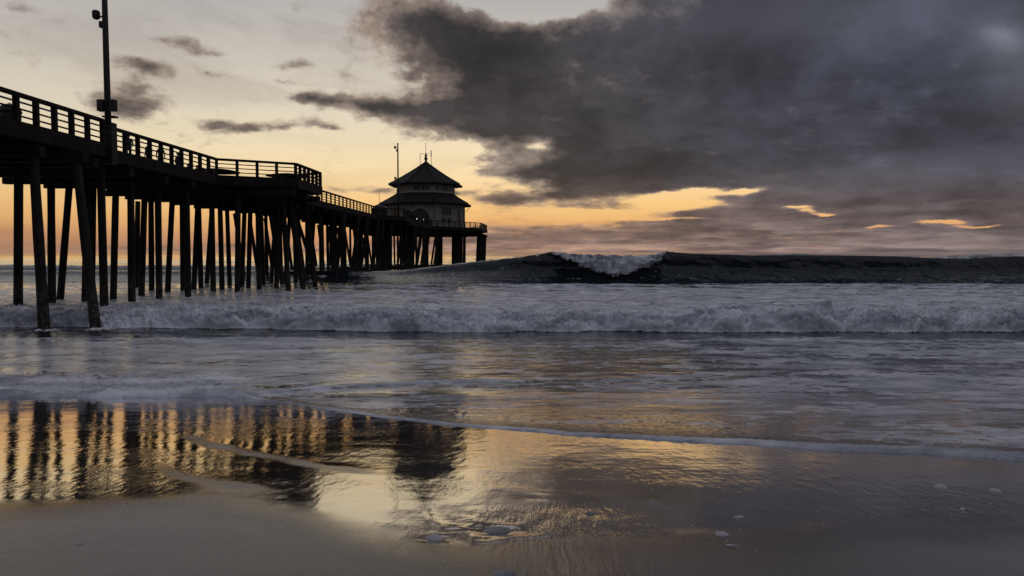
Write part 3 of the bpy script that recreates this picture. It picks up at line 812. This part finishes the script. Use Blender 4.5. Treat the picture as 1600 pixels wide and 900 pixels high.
# railing: posts, a heavy top rail and three thin rails in every bay run
post_me = None
bm = bmesh.new(); box(bm, -.095, .095, -.095, .095, -1.22, -.07)
post_me = bpy.data.meshes.new('rail_post'); bm.to_mesh(post_me); bm.free(); post_me.materials.append(M['timber'])
thin_me = bpy.data.meshes.new('rail_post'); bm = bmesh.new(); box(bm, -.075, .075, -.075, .075, -1.22, -.07); bm.to_mesh(thin_me); bm.free(); thin_me.materials.append(M['timber'])
inset = .06
rails = [[(-20.91, 18), (-20.98, 34.2), (-21.80, 36.32), (-21.82, 48.6), (-17.2, 51.31), (-17.2, 57.3), (-21.85, 59.8)],
         [(-21.87, 60.0), (-22.24, 101.3), (-19.1, 105.25), (-19.22, 112.9), (-20.8, 115), (-20.8, 121), (-20.22, 143.1), (-11.26, 155.95), (-10.78, 170.7), (-16, 185.9)]]
bays = {(0, 0): 1.19, (0, 1): 1.1, (0, 2): 1.18, (0, 3): 1.32, (0, 4): 1.0, (0, 5): 1.3}
for ri, poly in enumerate(rails):
    for si, (a, b) in enumerate(zip(poly, poly[1:])):
        A, B = Vector((a[0], a[1])), Vector((b[0], b[1])); L = (B - A).length
        step = bays.get((ri, si), 1.75)
        n = max(1, round(L / step))
        for k in range(n + (1 if si == len(poly) - 2 else 0)):
            q = A + (B - A) * (k / n)
            o = link('rail_post', post_me if ri == 0 else thin_me, pier, P(q.x, q.y, RAIL), (0, 0, math.atan2(B.y - A.y, B.x - A.x)))
        bm = bmesh.new(); beam(bm, P(a[0], a[1], RAIL - .07), P(b[0], b[1], RAIL - .07), .24, .15)
        to_obj('top_rail', bm, M['timber'], pier)
        for zz in (.36, .64, .93):
            bm = bmesh.new(); beam(bm, P(a[0], a[1], RAIL - zz), P(b[0], b[1], RAIL - zz), .06, .065)
            to_obj('mid_rail', bm, M['timber'], pier)

# ------------------------------------------------------------------ tall poles
def pole(x, y, r, label, near):
    t = thing('floodlight_pole', label, 'lamp post', pier_world(x, y, DECK - (.9 if near else 0)), -YAW, 'tall poles along the pier')
    z0 = 0; H = EYE + 17.3 - (DECK - (.9 if near else 0))
    bm = bmesh.new(); tube(bm, [(0, 0, 0), (0, 0, H * .45), (0, 0, H)], [r, r * .9, r * .72], 12)
    to_obj('pole', bm, M['metal'], t, True)
    zb = EYE - (DECK - (.9 if near else 0))
    for h, s in ((11.75, 1.0), (16.6, 1.0)):
        z = zb + h
        bm = bmesh.new()
        lathe(bm, [(.10, z - .22), (.17, z - .16), (.19, z + .12), (.14, z + .2)], 10, -.42, -.05)
        beam(bm, (-.42, -.05, z - .05), (0, 0, z - .12), .07, .07)
        fl = to_obj('floodlight', bm, M['metal'], t, True)
        bm = bmesh.new(); box(bm, -.28, -r * .75, -.09, .09, z - .62, z - .32); to_obj('bracket', bm, M['metal'], t)
    if near:
        z = zb + 7.05
        for bx in ((-.46, -r - .002), (r + .002, .42)):
            bm = bmesh.new(); box(bm, bx[0], bx[1], -.16, .14, z - .02, z + .54); to_obj('junction_box', bm, M['metal'], t)
        bm = bmesh.new(); box(bm, -.20, .42, -.2, .2, z - .34, z - .27); to_obj('shelf', bm, M['metal'], t)
        bm = bmesh.new(); box(bm, -.30, .30, -.24, .24, 0, 2.05); to_obj('base_cabinet', bm, M['metal'], t)
    else:
        bm = bmesh.new(); box(bm, -.22, .22, -.22, .22, 0, .5); to_obj('base_plate', bm, M['metal'], t)
    return t
pole(-21.15, 35.0, .155, 'thick dark pole with boxes strapped to it, standing at the near railing corner', True)
pole(-21.2, 112.2, .14, 'slender dark pole standing beside the octagonal building at the pier end', False)

# ------------------------------------------------------------------ the octagonal building at the end of the pier
BXc, BYc = -24.3, 163.0
bt = thing('octagonal_building', 'two-storey octagonal building with dark hipped roofs at the end of the pier', 'building', pier_world(BXc, BYc, DECK), -YAW)
def octa(R, a0=22.5):
    return [(R * math.cos(math.radians(a0 + 45 * k)), R * math.sin(math.radians(a0 + 45 * k))) for k in range(8)]
def ztop(h): return h - 5.3                   # height over eye -> over deck
R1, R2 = 9.15, 6.85
bm = bmesh.new(); prism(bm, octa(R1), 0, ztop(11.0)); to_obj('wall', bm, M['wall'], bt)
bm = bmesh.new(); prism(bm, octa(R2), ztop(11.02), ztop(15.25)); to_obj('wall', bm, M['wall'], bt)
def roof(Re, ze, Rt, zt, curve, name='roof'):
    bm = bmesh.new(); n = 5; rings = []
    prof = [(Re - .12, ze - .32), (Re, ze - .28), (Re + .02, ze - .02)]
    for i in range(n + 1):
        t = i / n
        prof.append((Re + (Rt - Re) * t, ze + (zt - ze) * (t + curve * t * (t - 1))))
    for r, z in prof:
        rings.append([bm.verts.new((x, y, z)) for x, y in octa(max(r, .02))])
    for a, b in zip(rings, rings[1:]):
        for k in range(8):
            bm.faces.new((a[k], a[(k + 1) % 8], b[(k + 1) % 8], b[k]))
    bm.faces.new(rings[0][::-1]); bm.faces.new(rings[-1])
    return to_obj(name, bm, M['roof'], bt)
ra = roof(10.9, ztop(10.95), 6.9, ztop(13.25), .10)
rb = roof(8.75, ztop(15.45), .12, ztop(20.75), .16)
for r_, Re, ze, Rt, zt in ((ra, 10.9, 10.95, 6.9, 13.25), (rb, 8.75, 15.45, .4, 20.6)):
    for k in range(8):
        a0 = math.radians(22.5 + 45 * k); cv = .10 if ze < 12 else .16; pts = []
        for i in range(6):
            t = i / 5; r = Re + (Rt - Re) * t
            pts.append((r * math.cos(a0), r * math.sin(a0), ztop(ze + (zt - ze) * (t + cv * t * (t - 1))) + .02))
        bm = bmesh.new(); tube(bm, pts, .09, 5)
        to_obj('hip_ridge', bm, M['roof'], r_)
for k in range(8):
    a, b = octa(R1 + .06)[k], octa(R1 + .06)[(k + 1) % 8]
    bm = bmesh.new(); beam(bm, (a[0], a[1], .3), (b[0], b[1], .3), .14, .6); to_obj('plinth', bm, M['trim'], bt)
    a2 = octa(R1 + .05)[k]
    bm = bmesh.new(); tube(bm, [(a2[0], a2[1], .62), (a2[0], a2[1], ztop(10.6))], .16, 8); to_obj('corner_post', bm, M['trim'], bt)
    a, b = octa(R2 + .05)[k], octa(R2 + .05)[(k + 1) % 8]
    bm = bmesh.new(); beam(bm, (a[0], a[1], ztop(13.45)), (b[0], b[1], ztop(13.45)), .12, .3); to_obj('band', bm, M['trim'], bt)
def face_frame(R, k):
    """centre, along and outward vectors of wall face k (k = 5 faces the shore)"""
    a, b = octa(R)[k], octa(R)[(k + 1) % 8]
    A_, B_ = Vector((a[0], a[1], 0)), Vector((b[0], b[1], 0))
    c = (A_ + B_) / 2; al = (B_ - A_).normalized(); o_ = c.normalized()
    return c, al, o_, (B_ - A_).length
def panel(name, R, k, u0, u1, z0, z1, depth, mat, parent, lift=0.0):
    c, al, o_, L = face_frame(R, k)
    bm = bmesh.new(); vs = []
    for d_ in (-.06, depth):
        for uu, zz in ((u0, z0), (u1, z0), (u1, z1), (u0, z1)):
            vs.append(bm.verts.new(c + al * uu + o_ * (d_ + lift) + Vector((0, 0, zz))))
    fs = [bm.faces.new(vs[0:4]), bm.faces.new(vs[4:8])]
    for i in range(4):
        j = (i + 1) % 4; fs.append(bm.faces.new((vs[i], vs[j], vs[4 + j], vs[4 + i])))
    bmesh.ops.recalc_face_normals(bm, faces=fs)
    return to_obj(name, bm, mat, parent)
def window(R, k, uc, w, z0, z1, mull=1):
    f = panel('window', R, k, uc - w / 2, uc + w / 2, z0, z1, .05, M['glass'], bt)
    t = .09
    panel('frame', R, k, uc - w / 2 - t, uc - w / 2, z0 - t, z1 + t, .10, M['trim'], f)
    panel('frame', R, k, uc + w / 2, uc + w / 2 + t, z0 - t, z1 + t, .10, M['trim'], f)
    panel('sill', R, k, uc - w / 2, uc + w / 2, z0 - t, z0, .14, M['trim'], f)
    panel('lintel', R, k, uc - w / 2, uc + w / 2, z1, z1 + t, .11, M['trim'], f)
    for i in range(mull):
        x = uc - w / 2 + w * (i + 1) / (mull + 1)
        panel('mullion', R, k, x - .04, x + .04, z0, z1, .09, M['trim'], f)
    return f
# upper storey: strips of windows
for k in range(8):
    if k == 5:
        window(R2, k, -1.15, 1.5, ztop(13.85), ztop(14.85), 0); window(R2, k, .75, 1.7, ztop(13.85), ztop(14.85), 1)
    elif k == 6:
        window(R2, k, -1.7, .8, ztop(13.85), ztop(14.85), 0); window(R2, k, .55, 1.6, ztop(13.85), ztop(14.85), 1)
    else:
        window(R2, k, -1.1, 1.4, ztop(13.85), ztop(14.85), 1); window(R2, k, 1.1, 1.4, ztop(13.85), ztop(14.85), 1)
# the arched opening towards the shore
c, al, o_, L = face_frame(R1, 5)
def arch(name, r_in, r_out, d0, d1, zc, mat, parent, uc=-.1):
    bm = bmesh.new(); n = 16; rows = []
    for i in range(n + 1):
        a = PI * i / n
        row = []
        for r, d_ in ((r_in, d0), (r_out, d0), (r_out, d1), (r_in, d1)):
            row.append(bm.verts.new(c + al * (uc + r * math.cos(a)) + o_ * d_ + Vector((0, 0, zc + r * math.sin(a)))))
        rows.append(row)
    for r0, r1 in zip(rows, rows[1:]):
        for i in range(4):
            j = (i + 1) % 4
            bm.faces.new((r0[i], r0[j], r1[j], r1[i]))
    bm.faces.new(rows[0]); bm.faces.new(rows[-1][::-1])
    bmesh.ops.recalc_face_normals(bm, faces=bm.faces)
    return to_obj(name, bm, mat, parent)
ar = arch('arched_window', .01, 2.15, -.06, .05, 2.15, M['glass'], bt)
arch('arch_trim', 2.17, 2.5, -.05, .14, 2.15, M['trim'], ar)
panel('door', R1, 5, -2.25, 2.05, .62, 2.13, .045, M['glass'], bt)
for x in (-2.27, -.12, 2.05):
    panel('door_post', R1, 5, x - .07, x + .07, .61, 2.13, .12, M['trim'], bt)
panel('sign', R1, 5, -.5, .3, 4.55, 4.75, .10, M['trim'], bt)
# window group with the crest-like panels below it on the right-hand face
window(R1, 6, -.75, 2.6, 2.9, 4.7, 2)
for x in (-1.55, .05):
    f = panel('wall_panel', R1, 6, x - .55, x + .55, 1.35, 2.2, .06, M['glass'], bt)
window(R1, 6, 2.75, .5, 1.4, 4.2, 0)
window(R1, 7, -1.8, .9, 1.6, 4.2, 0); window(R1, 7, 1.2, 1.6, 1.6, 4.2, 1)
for k in (0, 1, 2, 3, 4):
    window(R1, k, 0, 3.2, 1.6, 4.3, 2)
c7, al7, o7, L7 = face_frame(R1, 7)
for k in range(8):
    a = octa(R1 + .1)[k]; b = octa(R1 + 1.25)[k]
    bm = bmesh.new(); tube(bm, [(a[0], a[1], ztop(9.4)), ((a[0] + b[0]) / 2 + .1 * a[0] / R1, (a[1] + b[1]) / 2, ztop(9.75)), (b[0], b[1], ztop(10.6))], .07, 6)
    to_obj('eave_brace', bm, M['trim'], bt)
# finial, mast and antennas
zt = ztop(20.7)
bm = bmesh.new(); lathe(bm, [(.5, zt - .25), (.32, zt + .1), (.22, zt + .35), (.34, zt + .6), (.42, zt + .85), (.30, zt + 1.1), (.2, zt + 1.3), (.34, zt + 1.45), (.30, zt + 1.6), (.12, zt + 1.9), (.07, zt + 2.2)], 12)
to_obj('finial', bm, M['metal'], bt, True)
def rod(name, pts, r=.05):
    bm = bmesh.new(); tube(bm, pts, r, 6); return to_obj(name, bm, M['metal'], bt)
rod('antenna', [(0, 0, zt + 2.0), (0, 0, zt + 4.6)], .055)
rod('crossbar', [(-1.35, 0, zt + 1.95), (.7, 0, zt + 1.95)], .05)
rod('antenna', [(-1.35, 0, zt - .75), (-1.35, 0, zt + 2.0)], .06)
rod('antenna', [(1.35, 0, zt - .75), (1.2, 0, zt + 1.2)], .05)
rod('antenna', [(1.2, 0, zt + 1.2), (1.2, 0, zt + 2.7)], .11)

# small kiosk and parasol beside the building
kt = thing('kiosk', 'small dark domed kiosk beside the slender pole near the pier end', 'kiosk', pier_world(-25.6, 118.5, DECK), -YAW)
bm = bmesh.new(); box(bm, -1.0, 1.0, -1, 1, 0, 1.9); to_obj('body', bm, M['timber'], kt)
bm = bmesh.new(); lathe(bm, [(1.25, 1.9), (1.2, 2.05), (1.0, 2.35), (.65, 2.6), (.25, 2.75), (.05, 2.8)], 14); to_obj('roof', bm, M['canvas'], kt, True)
bm = bmesh.new(); tube(bm, [(0, 0, 2.75), (0, 0, 4.9)], .035, 6); to_obj('mast', bm, M['metal'], kt)
bm = bmesh.new(); box(bm, -.7, .7, -1.06, -1.003, .95, 1.6); to_obj('hatch', bm, M['glass'], kt)

def canopy(x, y, rad, z, label):
    t = thing('parasol', label, 'parasol', pier_world(x, y, DECK), -YAW, 'low parasols on the lookout platform')
    bm = bmesh.new(); n = 16; rings = []
    for r, zz in ((rad, z), (rad * .75, z + .13), (rad * .45, z + .23), (.08, z + .30)):
        rings.append([bm.verts.new((r * math.cos(k * 2 * PI / n), r * math.sin(k * 2 * PI / n), zz)) for k in range(n)])
    for a, b in zip(rings, rings[1:]):
        for k in range(n): bm.faces.new((a[k], a[(k + 1) % n], b[(k + 1) % n], b[k]))
    bm.faces.new(rings[-1])
    bmesh.ops.solidify(bm, geom=bm.faces[:], thickness=.05)
    to_obj('shade', bm, M['canvas'], t, True)
    bm = bmesh.new(); tube(bm, [(0, 0, 0), (0, 0, z + .28)], .035, 8); to_obj('pole', bm, M['metal'], t)
    bm = bmesh.new(); lathe(bm, [(.32, 0), (.3, .08), (.06, .12)], 14); to_obj('base', bm, M['metal'], t)
    return t
canopy(-27.3, 60.6, 2.1, 1.62, 'low dark parasol at the left end of the lookout platform, behind the railing')
canopy(-24.4, 70.5, 2.2, 2.30, 'low dark parasol near the right corner of the lookout platform')

# ------------------------------------------------------------------ people on the pier
def person(x, y, face, label, lean=0.0, arms='down', height=1.74, kid=False):
    s = height / 1.74
    verts = [(0, 0, .96), (0, .01, 1.12), (0, .01 , 1.30), (0, 0, 1.44), (0, 0, 1.53), (0, .015, 1.60), (0, .01, 1.70)]
    rad = [.150, .135, .165, .120, .055, .092, .082]
    edges_ = [(0, 1), (1, 2), (2, 3), (3, 4), (4, 5), (5, 6)]
    def add(p, r, par):
        verts.append(p); rad.append(r); edges_.append((par, len(verts) - 1)); return len(verts) - 1
    for sg in (-1, 1):
        k = add((sg * .10, 0, .88), .105, 0); k = add((sg * .105, .015 * sg, .50), .062, k)
        k = add((sg * .11, -.02, .10), .042, k); add((sg * .125, .13, .04), .035, k)
        if arms == 'rail':
            a = [(sg * .19, 0, 1.41), (sg * .24, .10, 1.15), (sg * .16, .36, 1.10)]; w_ = (sg * .13, .43, 1.10); fd = Vector((-.2 * sg, 1, -.15))
        else:
            a = [(sg * .19, 0, 1.41), (sg * .25, -.02, 1.13), (sg * .24, .06, .87)]; w_ = (sg * .235, .08, .82); fd = Vector((0, .15, -1))
        k = add(a[0], .062, 3); k = add(a[1], .045, k); k = add(a[2], .031, k); k = add(w_, .034, k)
        fd.normalize(); sd2 = fd.cross(Vector((0, 0, 1))) if abs(fd.z) < .8 else Vector((0, 1, 0))
        for f in range(4):
            o_ = sd2 * ((f - 1.5) * .019); L_ = (.075, .088, .082, .065)[f]
            p1 = Vector(w_) + fd * .045 + o_; p2 = p1 + fd * L_ * .5 + Vector((0, .008, -.01)); 
            q = add(tuple(p1), .0105, k); q = add(tuple(p2), .009, q); add(tuple(p2 + fd * L_ * .4 + Vector((0, .012, -.012))), .008, q)
        q = add(tuple(Vector(w_) + fd * .01 + sd2 * .038 * sg), .011, k); add(tuple(Vector(w_) + fd * .045 + sd2 * .052 * sg), .009, q)
    me = bpy.data.meshes.new('tmp')
    me.from_pydata([Vector((v[0], v[1] + lean * max(0, v[2] - .9), v[2])) * s for v in verts], edges_, [])
    ob = bpy.data.objects.new('tmp', me); COL.objects.link(ob)
    md = ob.modifiers.new('skin', 'SKIN')
    for i, sv in enumerate(me.skin_vertices[0].data):
        sv.radius = (rad[i] * s * (1.25 if i in (1, 2) else 1), rad[i] * s * (.8 if i < 3 else 1)); sv.use_root = (i == 0)
    ob.modifiers.new('sub', 'SUBSURF').levels = 1
    dg = bpy.context.evaluated_depsgraph_get()
    body = bpy.data.meshes.new_from_object(ob.evaluated_get(dg))
    bpy.data.objects.remove(ob)
    body.materials.clear()
    for m_ in ('skin', 'shirt', 'trousers'): body.materials.append(M[m_])
    for p in body.polygons:
        p.use_smooth = True
        z = p.center.z / s; hand = abs(p.center.x) / s > .2 and z < .86 if arms == 'down' else (p.center.y / s > .41 + lean * .2 and z > 1.0)
        p.material_index = 0 if (z > 1.49 or hand) else (1 if z > .93 else 2)
    t = thing('person', label, 'person', pier_world(x, y, DECK), -YAW + face, 'people standing on the pier')
    body.name = 'body'
    link('body', body, t)
    hy = lean * .78
    bm = bmesh.new(); bmesh.ops.create_uvsphere(bm, u_segments=12, v_segments=8, radius=.108 * s)
    for v in bm.verts:
        v.co.z = v.co.z * 1.08 + (1.655) * s; v.co.y += (-.018 + hy) * s
        if v.co.y > (.03 + hy) * s and v.co.z < 1.70 * s: v.co.y = (.03 + hy) * s
    to_obj('hair', bm, M['hair'], t, True)
    return t
# position along the pier follows from where each one stands behind the railing
person(-24.2, 42.0, .4, 'dark figure just right of the pole, leaning towards the railing', .15, 'rail', 1.78)
person(-24.5, 44.8, 2.9, 'standing dark figure in the fourth bay right of the thick pole', 0, 'down', 1.72)
person(-24.3, 45.9, .3, 'standing dark figure half hidden by a railing post, right of the middle of the slope', 0, 'down', 1.70)
person(-25.2, 50.0, -.3, 'slim dark figure upright behind the railing, left of the row of low heads', 0, 'down', 1.80)
for i, (x, y, h, lab) in enumerate([(-27.0, 55.1, 1.66, 'first and leftmost of the four low heads before the lookout platform'),
                           (-27.0, 56.6, 1.70, 'second from the left of the four low heads before the lookout platform'),
                           (-27.0, 58.1, 1.62, 'third from the left of the four low heads before the lookout platform'),
                           (-26.5, 58.6, 1.60, 'last of the four low heads, nearest the railing corner of the lookout')]):
    person(x, y, random.uniform(-.6, .6), lab, 0, 'down', h)
person(-22.2, 146.5, .2, 'tiny figure by the arched doorway of the octagonal building, left one', 0, 'down', 1.75)
person(-21.0, 147.5, .1, 'tiny figure by the arched doorway of the octagonal building, right one', 0, 'down', 1.70)

# litter bin with a domed lid behind the leftmost railing
def bin_(x, y):
    t = thing('litter_bin', 'wide dark litter bin with rounded lid behind the railing at the far left', 'litter bin', pier_world(x, y, DECK), -YAW)
    bm = bmesh.new(); lathe(bm, [(.34, 0), (.40, .05), (.44, .95), (.43, 1.0)], 16); to_obj('body', bm, M['metal'], t, True)
    bm = bmesh.new(); lathe(bm, [(.47, 1.0), (.48, 1.05), (.43, 1.2), (.30, 1.32), (.12, 1.39), (.03, 1.40)], 16); to_obj('lid', bm, M['metal'], t, True)
    bm = bmesh.new(); tube(bm, [(-.1, 0, 1.38), (0, 0, 1.45), (.1, 0, 1.38)], .02, 6); to_obj('handle', bm, M['metal'], t)
bin_(-23.6, 31.6)

# lights glimmering in the archway
for i, (uu, zz, lab) in enumerate([(-.7, 2.0, 'small pale lamp glowing low in the archway of the octagonal building, left one'), (.75, 1.75, 'small pale lamp glowing low in the archway of the octagonal building, right one')]):
    pw = c + al * uu + o_ * .35
    t = thing('wall_lamp', lab, 'lamp', pier_world(BXc + pw.x, BYc + pw.y, DECK + zz - .15), -YAW, 'lamps in the archway')
    bm = bmesh.new(); lathe(bm, [(.05, .0), (.15, .06), (.19, .18), (.15, .30), (.05, .35)], 10); to_obj('globe', bm, M['lit'], t, True)
    bm = bmesh.new(); tube(bm, [(0, 0, -.02), (0, .34, -.06)], .03, 6); to_obj('arm', bm, M['metal'], t)

# ------------------------------------------------------------------ shells and stones left on the wet sand
def on_sand(px, py):
    v = ray(px, py); k = (1.4 - EYE) / (v[2] + 0.1 * v[1])
    return v[0] * k, v[1] * k
def ground_at(x, y):
    # height of the built beach sheet under a point
    hit, p, n, _ = beach.ray_cast(Vector((x, y, 5)), Vector((0, 0, -1)))
    return p.z if hit else 1.4 - .1 * y
def clam(px, py, w, rot, tilt, label, mat='shell'):
    x, y = on_sand(px, py)
    bm = bmesh.new(); nr, na = 7, 17; grid = []
    for i in range(nr + 1):
        r = i / nr; row = []
        for j in range(na):
            a = -PI * .06 + (PI * 1.12) * j / (na - 1)
            rib = 1 + .035 * math.cos(j * PI) * r
            rx = w * .5 * r * math.cos(a) * rib; ry = w * .40 * r * (math.sin(a) * 1.15 + .12) * rib - w * .2
            row.append(bm.verts.new((rx, ry, w * .20 * (1 - r ** 2.2) + .012 * w * math.sin(r * 18))))
        grid.append(row)
    for r0, r1 in zip(grid, grid[1:]):
        for j in range(na - 1): bm.faces.new((r0[j], r0[j + 1], r1[j + 1], r1[j]))
    bmesh.ops.remove_doubles(bm, verts=bm.verts[:], dist=1e-5)
    bmesh.ops.solidify(bm, geom=bm.faces[:], thickness=-.004)
    o = to_obj('seashell', bm, M[mat], None, True, (x, y, ground_at(x, y) + w * .02))
    o.rotation_euler = (-tilt, 0, rot + PI)
    return tag(o, label, 'seashell', 'shells and stones on the wet sand')
def stone(px, py, a, b, h, rot, label, seed, mat='pebble'):
    x, y = on_sand(px, py)
    bm = bmesh.new(); bmesh.ops.create_icosphere(bm, subdivisions=3, radius=1)
    rs = random.Random(seed); ph = [rs.uniform(0, 6) for _ in range(6)]
    for v in bm.verts:
        d = 1 + .10 * math.sin(2.1 * v.co.x + ph[0]) + .08 * math.sin(3.3 * v.co.y + ph[1]) + .05 * math.sin(5 * v.co.z + ph[2] + 2 * v.co.x)
        v.co = Vector((v.co.x * a * d, v.co.y * b * d, v.co.z * h * d))
    o = to_obj('pebble', bm, M[mat], None, True, (x, y, ground_at(x, y) + h * .25)); o.rotation_euler = (0, 0, rot)
    return tag(o, label, 'pebble', 'shells and stones on the wet sand')
clam(678, 841, .125, -.3, .1, 'upturned pale shell in a small scoured ring, left of the long grey stone')
stone(775, 828, .105, .06, .016, .05, 'long flat grey stone with sand ridges trailing from both ends', 1)
clam(923, 803, .07, .3, .15, 'small reddish shell in a ringed hollow, right of the long grey stone', 'pebble')
clam(1127, 836, .095, -.4, .1, 'pale fan-shaped shell lying alone on the dark sand right of centre')
clam(1470, 762, .13, .2, 0, 'pale curved shell, the larger of two below the foam edge at far right')
clam(1555, 768, .11, -.2, -.1, 'thin pale shell sliver, rightmost on the sand near the frame edge')
stone(1504, 797, .022, .016, .014, .4, 'tiny bright pebble below the two shells at far right', 4, 'shell')
stone(788, 895, .075, .05, .012, 0, 'dark flat stone at the bottom edge of the photo, centre', 6)
stone(1155, 809, .045, .016, .012, .2, 'small pale sliver of stone above the fan-shaped shell', 8, 'shell')
stone(124, 851, .030, .010, .008, .1, 'tiny stick-like sliver at the foot of the faint scratch, lower left', 9, 'shell')
stone(1145, 853, .04, .012, .01, -.3, 'small pale sliver just below the fan-shaped shell', 10, 'shell')
# water thrown up by the bore and the breaking crest
rs = random.Random(21); bm = bmesh.new()
def drop(x, y, z, r):
    v = [bm.verts.new((x + a * r, y + b * r, z + c_ * r)) for a, b, c_ in ((1, 0, 0), (-1, 0, 0), (0, 1, 0), (0, -1, 0), (0, 0, 1.2), (0, 0, -1))]
    for a, b, c_ in ((0, 2, 4), (2, 1, 4), (1, 3, 4), (3, 0, 4), (2, 0, 5), (1, 2, 5), (3, 1, 5), (0, 3, 5)): bm.faces.new((v[a], v[b], v[c_]))
clus = [(rs.uniform(-20, 20), rs.uniform(.3, 1.4)) for _ in range(46)]
for i in range(1500):
    cx, sp = rs.choice(clus)
    drop(rs.gauss(cx, sp), 27.2 + rs.gauss(0, .5), .62 + abs(rs.gauss(0, .14)), rs.uniform(.006, .018))
for i in range(900):
    px = rs.gauss(*rs.choice([(870, 12), (1030, 12), (950, 45), (900, 30)]))
    drop((px - 800) / 1100 * 72.5, 72.6 + rs.gauss(0, .6), 2.85 + abs(rs.gauss(0, .20)), rs.uniform(.012, .035))
dp = to_obj('spray', bm, M['foamdrop']); dp['kind'] = 'stuff'; dp['label'] = 'fine white spray thrown up over the breaking surf'; dp['category'] = 'spray'
# scattered crumbs of shell, too many to count
rs = random.Random(12); bm = bmesh.new()
for i in range(420):
    cx, cy, sx, sy = rs.choice([(800, 800, 110, 28), (1060, 800, 80, 28), (1330, 785, 60, 28), (1500, 765, 50, 22), (960, 775, 90, 18), (1150, 800, 200, 50)])
    px, py = rs.gauss(cx, sx), rs.gauss(cy, sy)
    if py < 735 or py > 890: continue
    x, y = on_sand(px, py); z = ground_at(x, y); r = rs.uniform(.0025, .008) * (1.6 if rs.random() < .1 else 1)
    a = rs.uniform(0, PI); ca, sa = math.cos(a), math.sin(a)
    top = bm.verts.new((x, y, z + r * .5)); ring = []
    for k in range(5):
        t_ = k * 2 * PI / 5; ex, ey = r * 1.5 * math.cos(t_), r * .8 * math.sin(t_)
        ring.append(bm.verts.new((x + ex * ca - ey * sa, y + ex * sa + ey * ca, z - .001)))
    for k in range(5): bm.faces.new((ring[k], ring[(k + 1) % 5], top))
cr = to_obj('shell_crumbs', bm, M['shell']); cr['kind'] = 'stuff'; cr['label'] = 'scattered pale shell crumbs on the dark wet sand'; cr['category'] = 'shell grit'
